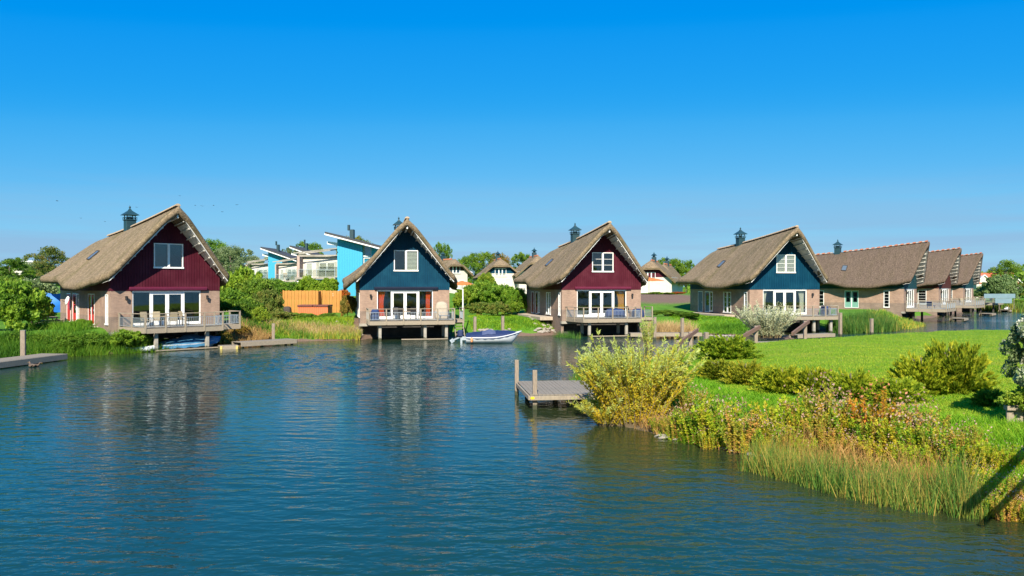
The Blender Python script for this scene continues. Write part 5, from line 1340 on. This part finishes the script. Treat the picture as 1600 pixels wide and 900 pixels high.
ws=stemmed('foliage',4,LF_WS,230,3.0,0.75,90,0.17,0.036,lambda S,C,Q,r: 0.35+0.30*(S)+0.12*Q+r.normal(0,.18,len(S)),0.9,0.1,0.55,0.9)
X_,Y_=(atY(1198,66.5),66.5)
willow('silvery willow bush before the second blue cottage',(X_,Y_,0.2),ws,(1.35,1.15,1.18))
willow('smaller willow sprout rising before the ochre-curtain terrace landing',(atY(1013,58),58,-0.1),stemmed('foliage',8,LF_WY,26,3.0,0.25,90,0.16,0.035,lambda S,C,Q,r: 0.45+0.4*S*0.8+r.normal(0,.15,len(S)),0.3,0.25,0.4,0.8),(1,1,1.0))
# bush with white-backed leaves at the right edge
LF_W=leaf_mat('leaf_white_back',(0.10,0.16,0.05),(0.24,0.32,0.13),(0.80,0.78,0.64),0.4)
wb=crown_mesh('foliage',77,LF_W,34000,[(0,0,1.5,0.95,0.95,1.0),(-0.1,-0.2,0.8,0.75,0.8,0.6),(-0.45,0,1.9,0.5,0.6,0.5),(0.3,0.2,2.2,0.5,0.5,0.45)],0.10,0.06,nsub=150,subr=0.22)
r=thing('white_leaved_bush','bush with white-backed leaves at the right edge of the lawn','bush',(14.5,20.9,0.75),0); link('foliage',wb,r); r.scale=(0.95,0.9,1.28); trunk_mesh('stem',BARK,1.8,0.05,6,4) and link('stem',trunk_mesh('stem',BARK,1.7,0.05,7,4),r)
sb=crown_mesh('foliage',78,LF_Y,5000,[(0,0,0.45,0.6,0.6,0.45)],0.10,0.055,nsub=60,subr=0.3)
r=thing('leafy_shrub','bright green leafy shrub above the timber planter at the right edge','shrub',(14.0,20.9,0.95),0); link('foliage',sb,r); link('stem',STEM,r); r.scale=(1.0,1.0,1.0)
# taller bush beyond the frame whose shade falls on the lawn belongs to the same hedge
# junipers
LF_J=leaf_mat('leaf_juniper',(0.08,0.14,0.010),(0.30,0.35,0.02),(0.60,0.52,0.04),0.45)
def juniper_mesh(seed,n=17000):
    rng=np.random.default_rng(seed); nb=240
    a=rng.uniform(0,6.283,nb); el=rng.uniform(0.03,1.0,nb)**1.0*1.15; L=rng.uniform(0.66,1.0,nb)*(1-0.12*np.sin(el*1.3))
    d=np.stack([np.cos(a)*np.cos(el),np.sin(a)*np.cos(el),np.sin(el)*0.85+0.05],1)
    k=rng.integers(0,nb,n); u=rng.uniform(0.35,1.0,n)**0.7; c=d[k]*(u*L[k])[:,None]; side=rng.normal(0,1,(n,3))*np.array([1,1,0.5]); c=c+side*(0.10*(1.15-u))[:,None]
    t=unit(d[k]*1.0+unit(side)*0.7+np.array([0,0,0.15])); b=unit(np.cross(t,rng.normal(0,1,(n,3)))); s=rng.uniform(0.6,1.3,(n,1))
    co,q=quads_from(c,t*0.045*s,b*0.017*s); co[:,2]=np.maximum(co[:,2],0.0)
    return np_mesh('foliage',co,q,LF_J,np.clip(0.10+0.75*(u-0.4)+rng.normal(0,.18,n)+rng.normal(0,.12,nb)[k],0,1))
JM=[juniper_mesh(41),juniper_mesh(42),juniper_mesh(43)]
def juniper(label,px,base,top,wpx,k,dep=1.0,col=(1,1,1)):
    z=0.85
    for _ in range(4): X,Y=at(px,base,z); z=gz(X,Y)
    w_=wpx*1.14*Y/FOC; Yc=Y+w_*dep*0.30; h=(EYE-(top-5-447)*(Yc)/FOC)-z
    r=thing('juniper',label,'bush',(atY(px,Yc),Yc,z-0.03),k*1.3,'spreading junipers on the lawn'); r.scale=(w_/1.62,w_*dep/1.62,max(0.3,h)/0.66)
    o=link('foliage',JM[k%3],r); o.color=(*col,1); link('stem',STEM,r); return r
juniper('dark green juniper in front of the brown rails',1136,562,529,92,0,0.8,(0.75,0.95,0.8))
juniper('low spreading juniper left of the hedge, nearest the willow',1122,592,566,84,1,0.7,(0.9,0.9,0.9))
juniper('juniper at the left end of the yellow-tipped hedge',1166,602,568,70,2,0.7,(0.95,0.9,0.9))
juniper('second juniper of the yellow-tipped hedge from the left',1222,616,576,84,0,0.8,(1.05,1.1,0.9))
juniper('third juniper of the hedge, tufted and yellow',1275,622,578,80,1,0.8,(1.15,1.15,0.9))
juniper('fourth juniper of the hedge, right of the tuft',1330,628,582,84,2,0.8,(1.0,1.1,0.9))
juniper('lower juniper at the foot of the big juniper mound',1400,632,594,94,0,0.7,(0.95,1.1,0.9))
juniper('big mounded juniper, the tallest on the lawn',1487,616,538,112,1,0.9,(1.0,1.05,0.9))
juniper('front left lobe juniper leaning on the big mound',1440,618,556,84,2,0.9,(1.1,1.15,0.9))
juniper('small dark juniper in the shade of the white-leaved bush',1548,636,612,50,0,0.7,(0.7,0.8,0.8))

# herbs of the near bank
LF_H=leaf_mat('leaf_herb',(0.20,0.32,0.025),(0.52,0.50,0.03),(0.74,0.52,0.03),0.5)
LF_HR=leaf_mat('leaf_herb_rust',(0.24,0.32,0.03),(0.54,0.44,0.05),(0.66,0.33,0.09),0.5)
SEED=leaf_mat('seed_heads',(0.26,0.14,0.08),(0.38,0.22,0.15),(0.46,0.30,0.26),0.2)
def herb_variant(seed,m,h,sp,seedy):
    lf,mb=stemmed('leaves',seed,m,26,h,sp,105,0.066,0.028,lambda S,C,Q,r: 0.62-0.30*S+0.22*Q+r.normal(0,.22,len(S)),0.28,0.05,0.3,0.35,0.7)
    stm=mb.mesh('stems',STEMR)
    rng=np.random.default_rng(seed+99); n=70 if seedy else 20; nst=20
    a=rng.uniform(0,6.283,nst); q=(0.15+sp*h*0.75)*np.sqrt(rng.uniform(0,1,nst)); k=rng.integers(0,nst,n)
    c=np.stack([np.cos(a[k])*q[k],np.sin(a[k])*q[k],h*(0.98-0.35*q[k]/(0.2+sp*h))],1)+rng.normal(0,1,(n,3))*np.array([0.06,0.06,0.09])
    co,qd=leaves(rng,c,np.tile([0,0,1.0],(n,1)),0.05,0.03); sd=np_mesh('seed_heads',co,qd,SEED,rng.uniform(0,1,n)); return lf,stm,sd
HV=[herb_variant(51,LF_H,1.0,0.36,False),herb_variant(52,LF_HR,1.05,0.30,True),herb_variant(53,LF_H,0.9,0.45,True),herb_variant(54,LF_HR,1.0,0.42,True)]
HLAB=['tall yellow-leaved herb of the near bank','rust-leaved herb with many seed heads on the near bank','spreading yellow herb with seed heads on the near bank','spreading rust-leaved herb with seed heads on the near bank']
def herb(px,py,sc,v,col=(1,1,1),label=None):
    z=0.5
    for _ in range(4): X,Y=at(px,py,z); z=max(0.02,gz(X,Y))
    r=thing('tall_herb',label or HLAB[v]+(' by the waterline stones' if px<1205 else ' in the shaded right corner' if py>735 else ' behind the reeds'),'herb',(X,Y,z-0.04),rnd.uniform(0,6.28),'tall herbs on the near bank'); r.scale=(sc*rnd.uniform(.9,1.15),sc*rnd.uniform(.9,1.15),sc)
    for nm,me in zip(('leaves','stems','seed_heads'),HV[v]):
        o=link(nm,me,r); o.color=(*col,1)
        if nm=='seed_heads': o['kind']='stuff'
HL=[]
for px,top,base in [(1066,640,686),(1046,645,680),(1028,648,676),(1098,610,660),(1078,604,655),(1215,610,700),(1262,606,690),(1440,625,700),(1400,622,690),(1085,622,690),(1060,640,686),(1110,612,694),(1135,640,700),(1155,622,704),(1178,640,708),(1205,650,712),(1150,660,705),(1225,640,706),(1250,618,700),(1272,612,696),(1300,616,700),(1320,622,704),(1285,640,712),
    (1338,672,714),(1362,640,716),(1385,638,716),(1410,640,722),(1435,648,726),(1455,665,730),(1375,672,730),(1420,680,738),(1345,680,722),(1470,690,742),(1490,678,738),(1515,672,730),(1540,690,752),(1565,690,752),(1590,712,748),(1530,720,770),(1560,730,790),(1585,735,795),(1505,715,775),(1602,735,790),(1575,760,812),(1600,765,815),(1545,760,805),(1230,670,716),(1190,668,712),(1260,670,718),(1312,668,718),(1105,660,700),(1125,610,696),(1290,600,694)]:
    Yq=at(px,base,0.35)[1]; HL.append((px,base,(base-top)*Yq/FOC*1.12))
for i,(px,py,sc) in enumerate(HL):
    v=(i*7+i//3)%4; herb(px,py,sc,v,(1,1,1) if i%3 else (0.8,1.05,0.8))
herb(1371,706,1.75,1,(1.15,0.72,0.45),'tallest rust-brown dock plant standing above the herbs on the near bank')

# reeds and blades (too many to count)
def blades(rng, P, h, w_, lean, segs=3, tint=None):
    """upright tapering strips at points P with height h (array)"""
    n=len(P); a=rng.uniform(0,6.283,n); wv=np.stack([np.cos(a),np.sin(a),np.zeros(n)],1)*w_[:,None]/2
    l=rng.normal(0,1,(n,2))*lean; l=np.stack([l[:,0],l[:,1],np.zeros(n)],1)*h[:,None]
    rows=[]
    for i in range(segs+1):
        f=i/segs; c=P+np.array([0,0,1])*(h*f*(1-0.12*f))[:,None]+l*f**1.7; k=(1-f**1.5*0.92)
        rows.append(c-wv*k); rows.append(c+wv*k)
    co=np.stack(rows,1).reshape(-1,3); m_=2*(segs+1); base=(np.arange(n)*m_)[:,None]
    q=np.concatenate([base+np.array([2*i,2*i+1,2*i+3,2*i+2]) for i in range(segs)],1).reshape(-1,4)
    t=np.repeat(tint if tint is not None else rng.uniform(0,1,n),segs); return co,q,t
BL_R=leaf_mat('reed_blade',(0.045,0.13,0.02),(0.12,0.25,0.035),(0.50,0.36,0.08),0.35)
BL_T=leaf_mat('dry_reed',(0.33,0.22,0.09),(0.50,0.35,0.15),(0.60,0.45,0.22),0.3)
BL_G=leaf_mat('grass_blade',(0.09,0.21,0.008),(0.18,0.35,0.012),(0.36,0.42,0.035),0.4)
BL_B=leaf_mat('bank_grass',(0.05,0.15,0.010),(0.12,0.27,0.018),(0.24,0.36,0.03),0.4)
def bed(name,label,cat,seed,m,n,sampler,h,w_,lean,col=(1,1,1),tintbias=0.0,zf=None):
    rng=np.random.default_rng(seed); x,y=sampler(rng,n); z=zf(x,y) if zf else np.maximum(np.maximum(north_z(x,y),pen_z(x,y)),-0.35)
    P=np.stack([x,y,z],1); hh=h*rng.uniform(0.4,1.22,len(x))*(1+0.12*np.sin(x*3.1+1)*np.sin(y*2.7)); co,q,t=blades(rng,P,hh,np.full(len(x),w_)*rng.uniform(.6,1.3,len(x)),lean,3,np.clip(rng.beta(1.6,2.2,len(x))+tintbias+0.17*wob(x*0.8,y*0.5)+0.26*wob(x*0.23+4,y*0.31)+0.16*np.sin(y*2.6+0.5*x+np.sin(x*0.7))+0.13*(np.sin(x*1.7+y*0.6)*np.sin(y*3.1-x*0.4)>0.55),0,1))
    o=link(name,np_mesh(name,co,q,m,t)); o.color=(*col,1); tag(o,label,cat,kind='stuff'); return o
def along(pts,width,jit=0.3):
    P=np.array(pts,float); seg=np.linalg.norm(P[1:]-P[:-1],axis=1); cum=np.concatenate([[0],seg.cumsum()])
    def f(rng,n):
        # reeds stand in loose tufts
        nt=max(6,n//28); ut=rng.uniform(0,cum[-1],nt); u=np.clip(ut[rng.integers(0,nt,n)]+rng.normal(0,jit,n),0,cum[-1]-1e-6)
        k=np.clip(np.searchsorted(cum,u,side='right')-1,0,len(seg)-1); w_=((u-cum[k])/seg[k])[:,None]; p=P[k]*(1-w_)+P[k+1]*w_
        d=(P[k+1]-P[k])/seg[k][:,None]; nrm=np.stack([-d[:,1],d[:,0]],1); o=rng.uniform(-0.5,0.5,n)*width; p=p+nrm*o[:,None]; return p[:,0],p[:,1]
    return f
near=[at(1172,736,0.0),at(1240,752),at(1320,776),at(1400,795),at(1470,806),at(1520,808)]
bed('reed_bed','green and straw reeds standing in the water along the near bank','reeds',61,BL_R,5200,along([(x+0.25,y+0.42) for x,y in near],1.25,0.14),1.12,0.018,0.18,(1.05,1,0.95),-0.02)
bed('reed_bed','rusty flowering grasses above the near reeds','grasses',66,BL_T,1500,along([(x+0.6,y+1.3) for x,y in near],1.5,0.2),1.0,0.010,0.2,(0.95,0.72,0.5))
def blob(cx,cy,rx,ry,nt=60,s=0.25):
    def f(rng,n):
        r=np.sqrt(rng.uniform(0,1,nt)); a=rng.uniform(0,6.283,nt); k=rng.integers(0,nt,n)
        return cx+rx*r[k]*np.cos(a[k])+rng.normal(0,s,n), cy+ry*r[k]*np.sin(a[k])+rng.normal(0,s,n)
    return f
bed('reed_bed','dense green reeds on the bank left of the nearest terrace','reeds',62,BL_B,9000,along([at(-20,560),at(60,556),at(115,554),at(170,552),at(215,549),(-25.9,56.2)],3.2,0.5),0.95,0.04,0.4,(0.75,0.82,0.7))
bed('reed_bed','taller tufted grass plants before the side wall of the nearest cottage','reeds',68,BL_B,2600,along([h2w('h1',-5.5,1.0),h2w('h1',-6.5,4.0),h2w('h1',-7.8,7)],2.2,0.5),0.6,0.04,0.45,(0.8,0.9,0.7))
bed('reed_bed','bank reeds turning straw below the orange fence','reeds',63,BL_R,7000,along([at(376,534),at(420,531.5),at(470,531),at(520,530.5),at(562,530)],2.2,0.5),0.72,0.04,0.25,(1.15,1.25,0.9),-0.03)
bed('dry_grass','dry tan grass on the water edge below the orange fence','grasses',64,BL_T,3600,along([at(372,533),at(450,531),at(560,530)],1.3,0.5),0.85,0.035,0.25)
bed('meadow_grass','rough green grass on the bank below the orange fence','grasses',65,BL_B,9000,along([(-21.5,66),(-17,69.5),(-14.5,70)],5.5,0.7),0.35,0.05,0.4,(1.3,1.15,0.9))
bed('dry_grass','dry grass on the bank under the right end of the nearest terrace','grasses',60,BL_T,2600,along([at(348,541),at(372,536),(-20.0,62.5)],3.0,0.4),0.8,0.04,0.28,(0.95,0.85,0.7))
bed('reed_bed','tan dry reeds between the two cottages behind the brown rails','reeds',67,BL_T,5200,blob(atY(1043,70.5),70.5,2.4,1.4),1.75,0.045,0.16)
bed('reed_bed','green reeds between the willow terrace and the long side-on cottage','reeds',69,BL_R,6500,along([at(1312,520),(36,78.5),(40,82)],3.2,0.5),1.75,0.05,0.14,(0.85,0.9,0.9))
bed('meadow_grass','yellowing grass on the bank at the corner of the long side-on cottage','grasses',70,BL_R,6000,along([(41,84),(46,90),(48.5,96)],4.5,0.6),0.7,0.06,0.3,(1.5,1.4,1.0),0.15)
bed('reed_bed','thin green reeds by the left pile of the ochre-curtain terrace','reeds',71,BL_R,900,along([at(868,526),at(905,529)],0.8,0.2),0.9,0.03,0.12,(0.8,0.9,0.9))
bed('meadow_grass','yellow-green weeds among the stones behind the dinghy','weeds',72,BL_B,2200,along([at(735,524),at(790,523),at(860,521)],1.6,0.3),0.34,0.05,0.5,(1.7,1.4,1.0))
bed('reed_bed','far reeds on the bank at the end of the water','reeds',73,BL_R,2600,along([at(1535,486),at(1570,487),at(1615,487)],3.5,1.0),2.2,0.10,0.12,(1.1,1,0.9))
bed('meadow_grass','weeds on the bank below the silvery willow bush','weeds',74,BL_B,3000,along([at(1090,521),at(1130,522),at(1165,523)],2.2,0.5),0.35,0.05,0.4,(1.2,1.2,1.0))
bed('meadow_grass','green water-edge tufts at the root of the jetty','weeds',75,BL_B,1500,along([at(905,618),at(912,600),at(950,578)],1.4,0.3),0.8,0.025,0.3,(1.3,1.2,0.9))
bed('bank_plants','low yellow-green bank plants along the waterline from the jetty to the reeds','plants',76,BL_B,4200,along([at(1050,682),at(1080,688),at(1180,704),at(1250,722)],1.0,0.25),0.42,0.030,0.55,(2.2,1.5,1.0),0.15)
bed('bank_plants','rusty low bank plants among the herbs of the near bank','plants',77,BL_T,2600,along([(x+0.5,y+0.7) for x,y in (at(1010,671),at(1080,688),at(1180,704),at(1300,730),at(1420,760))],2.2,0.35),0.55,0.022,0.5,(0.9,0.75,0.5))
# the lawn
def lawn_pts(rng,n,lo,hi,dmin,dmax):
    X=[];Y=[];t=0
    while t<n:
        y=1/rng.uniform(1/hi,1/lo,n*2); x=(rng.uniform(780,1660,n*2)-800)/FOC*y; d=sdf(PEN,x,y); k=(d>dmin)&(d<dmax); X.append(x[k]);Y.append(y[k]); t+=k.sum()
    return np.concatenate(X)[:n],np.concatenate(Y)[:n]
bed('grass','short mown grass of the lawn','grass',81,BL_G,110000,lambda r,n:lawn_pts(r,n,14,64,2.2,99),0.075,0.022,0.6,(1.05,1.05,0.9),0.1,pen_z)
bed('grass','long rough grass on the slope below the junipers','grass',82,BL_G,42000,lambda r,n:lawn_pts(r,n,13.5,40,0.5,5.5),0.26,0.020,0.55,(0.9,1.1,0.8),-0.05,pen_z)
def lawn_n(rng,n):
    X=[];Y=[]
    for cx,cy,rx,ry in ((1.0,78.5,5.5,6.5),(20.5,79,4.2,5.5),(-29.5,63,4,4)):
        a=rng.uniform(0,6.283,n//3); r=np.sqrt(rng.uniform(0,1,n//3)); X.append(cx+rx*r*np.cos(a)); Y.append(cy+ry*r*np.sin(a))
    x=np.concatenate(X);y=np.concatenate(Y); k=sdf(NORTH,x,y)>1.2
    for h in ('h1','h2','h3','h4'):
        (hx,hy),th=POSE[h]; c,s=math.cos(R(th)),math.sin(R(th)); u=(x-hx)*c+(y-hy)*s; v=-(x-hx)*s+(y-hy)*c; k&=~((np.abs(u)<6.1)&(v>1.5)&(v<14))
    return x[k],y[k]
bed('grass','bright mown grass on the banks between the cottages','grass',83,BL_G,45000,lawn_n,0.12,0.06,0.5,(1.0,1.05,0.9),0.05,north_z)

# stones along the banks
STONE=mat('riprap_stone',(0.36,0.31,0.25),(0.22,0.195,0.165),0.9,3,bump=0.3)
def rock_mesh(seed):
    rg=random.Random(seed); mb=MB(); rows=[]; n=9
    for i in range(6):
        f=i/5; rr=math.sin(math.pi*(0.08+0.86*f)); rows.append([(rr*math.cos(6.283*k/n)*rg.uniform(.82,1.1),rr*math.sin(6.283*k/n)*0.8*rg.uniform(.82,1.1),-0.55+1.1*f+rg.uniform(-.05,.05)) for k in range(n)])
    vs=[v for r in rows for v in r]; mb.add(vs,[(i*n+k,i*n+(k+1)%n,(i+1)*n+(k+1)%n,(i+1)*n+k) for i in range(5) for k in range(n)]+[tuple(range(n))[::-1],tuple(5*n+k for k in range(n))]); return mb.mesh('rock',STONE)
RK=[rock_mesh(s) for s in range(5)]
def rocks(spots,label,group,smin,smax):
    for i,(x,y) in enumerate(spots):
        o=link('rock',RK[i%5],None,(x,y,max(0.03,gz(x,y)+0.03)),(rnd.uniform(-.3,.3),rnd.uniform(-.3,.3),rnd.uniform(0,6.28))); s=rnd.uniform(smin,smax); o.scale=(s*rnd.uniform(.9,1.4),s,s*rnd.uniform(.6,.9)); tag(o,label,'stone',group)
def line(pts,n,w_):
    f=along(pts,w_,0.6); x,y=f(np.random.default_rng(n),n); return list(zip(x.tolist(),y.tolist()))
rocks(line([at(735,525),at(790,524.5),at(866,522)],44,1.2),'pale stone of the bank edge behind the white dinghy','stones behind the dinghy',0.14,0.34)
rocks(line([at(840,512,0.4),at(862,520,0.2)],16,2.6),'reddish pale stone heaped at the corner of the ochre-curtain cottage','stones at the cottage corner',0.18,0.36)
rocks(line([at(1092,517,0.5),at(1130,517.5,0.5),at(1165,518,0.5)],24,2.2),'pale stone of the bank edge left of the silvery willow bush','stones by the silvery willow',0.16,0.3)
rocks(line([at(1030,676,0.1),at(1110,693,0.05),at(1180,709,0.05),at(1240,724,0.05),at(1270,722,0.2)],30,0.6),'pale stone at the waterline below the tall herbs','stones on the near bank',0.06,0.17)
rocks(line([h2w('h2',-4.4,-0.2),h2w('h2',-5.4,2.5)],16,2.0),'stone on the bare bank left of the orange-curtain cottage','stones left of the blue cottage',0.15,0.33)

# planter at the right edge
r=thing('timber_planter','weathered timber planter wall at the right edge of the lawn','planter',(13.78,20.85,0.68),R(-8))
bx('coping',(2.6,0.22,0.12),WOOD,r,(0.95,0,0.66))
for k in range(9): bx('board',(0.2,0.07,0.75),WOOD,r,(-0.22+0.215*k,0.02,0.22))
# water birds and swallows
DUCKM=mat('duck_brown',(0.14,0.10,0.07),(0.07,0.05,0.04),0.9,9); GULL=mat('gull_white',(0.75,0.75,0.75),(0.6,0.6,0.6),0.8,5)
def bird(name,label,cat,loc,rz,m,s,group):
    r=thing(name,label,cat,loc,rz,group); r.scale=(s,s,s)
    mb=MB(); pts=[(-0.30,0,0.13),(-0.2,0,0.10),(0,0,0.08),(0.14,0,0.09),(0.22,0,0.16),(0.25,0,0.24),(0.30,0,0.27),(0.36,0,0.25)]; mb.tube(pts,[0.02,0.08,0.12,0.10,0.06,0.045,0.05,0.02],10); mb.build('body',m,r,smooth=True)
    mb=MB(); mb.bar((0.35,0,0.255),(0.43,0,0.24),0.03,0.015); mb.build('beak',mat('beak',(0.5,0.3,0.05)),r)
    for sy in (-1,1):
        w_=MB(); w_.prism([(-0.26,sy*0.10,0.15),(0.12,sy*0.12,0.14),(0.1,sy*0.12,0.06),(-0.1,sy*0.13,0.05)],(0,sy*0.02,0)); w_.build('wing',m,r)
    return r
bird('duck','brown duck swimming before the left dock','duck',(*at(50,573.5),0.0),2.6,DUCKM,1.0,'ducks before the left dock')
bird('duck','smaller duck just right of the first one','duck',(*at(55.5,572.8),0.0),0.3,DUCKM,0.8,'ducks before the left dock')
lp=h2w('h7',3.8,-5.2)
bird('gull','white gull resting on the farthest landing stage','gull',(lp[0],lp[1],0.42),0.4,GULL,1.6,'gulls on the far landing')
bird('gull','second white gull to the right on the farthest landing stage','gull',(lp[0]+0.9,lp[1]+0.6,0.42),2.4,GULL,1.6,'gulls on the far landing')
for i,(px,py) in enumerate([(90,314),(126,341),(164,346),(214,324),(281,306),(305,321),(316,322),(334,321),(347,331),(370,320),(468,353)]):
    Y=95+((i*37)%40); z=EYE+(447-py)*Y/FOC
    r=thing('flying_bird','small dark bird flying in the open sky over the left cottages','bird',(atY(px,Y),Y,z),i*1.9,'small birds in the sky'); r.scale=(0.45,)*3
    mb=MB(); mb.tube([(-0.3,0,0),(-0.1,0,0.01),(0.12,0,0.01),(0.22,0,0.02)],[0.015,0.06,0.055,0.015],8); mb.build('body',BLACKM,r,smooth=True)
    for sy in (-1,1):
        w_=MB(); w_.prism([(0.1,sy*0.04,0.02),(0.02,sy*0.3,0.14),(-0.16,sy*0.6,0.06),(-0.06,sy*0.28,0.1),(-0.08,sy*0.04,0.02)],(0,0,0.012)); w_.build('wing',BLACKM,r)

# the footbridge the photograph is taken from: only the shade of its railings reaches into the picture
BR=thing('timber_railing','timber railing on posts just beyond the right edge, shading the near bank','railing',(0,0,0),0)
A=Vector((8.75,10.5,3.0)); B=Vector((16,18.7,3.0))
for zz,w_,h_ in ((4.0,0.15,0.12),(3.4,0.09,0.08)):
    MB().bar((A.x,A.y,zz),(B.x,B.y,zz),w_,h_).build('rail',WOOD,BR)
for t_ in (0.62,0.98):
    p_=A+(B-A)*t_; MB().box(p_.x-0.09,p_.x+0.09,p_.y+0.08,p_.y+0.26,gz(p_.x,p_.y)-0.5,4.1).build('post',WOOD,BR)
p_=A+(B-A)*0.62; q_=A+(B-A)*0.25; MB().bar((p_.x,p_.y+0.16,gz(p_.x,p_.y)+1.0),(q_.x,q_.y,3.4),0.08,0.08).build('brace',WOOD,BR)

# wet, algae-dark foot on everything that stands in the water (real wear: a band a hand above the water level)
for m in (POSTW, CONC, DARKW):
    t = m.node_tree; N, L = t.nodes, t.links; p = N['Principled BSDF']
    src = p.inputs['Base Color'].links[0].from_socket
    g = N.new('ShaderNodeNewGeometry'); sp = N.new('ShaderNodeSeparateXYZ'); L.new(g.outputs['Position'], sp.inputs[0])
    n = N.new('ShaderNodeTexNoise'); n.inputs['Scale'].default_value = 6; L.new(g.outputs['Position'], n.inputs['Vector'])
    a = N.new('ShaderNodeMath'); a.operation = 'MULTIPLY_ADD'; a.inputs[1].default_value = -0.3; L.new(n.outputs[0], a.inputs[0]); L.new(sp.outputs[2], a.inputs[2])
    r = N.new('ShaderNodeValToRGB'); r.color_ramp.elements[0].position = 0.0; r.color_ramp.elements[0].color = (1, 1, 1, 1); r.color_ramp.elements[1].position = 0.12; r.color_ramp.elements[1].color = (0, 0, 0, 1)
    L.new(a.outputs[0], r.inputs[0])
    mx = N.new('ShaderNodeMix'); mx.data_type = 'RGBA'; L.new(r.outputs[0], mx.inputs[0]); L.new(src, mx.inputs[6]); mx.inputs[7].default_value = (0.045, 0.05, 0.025, 1)
    L.new(mx.outputs[2], p.inputs['Base Color'])
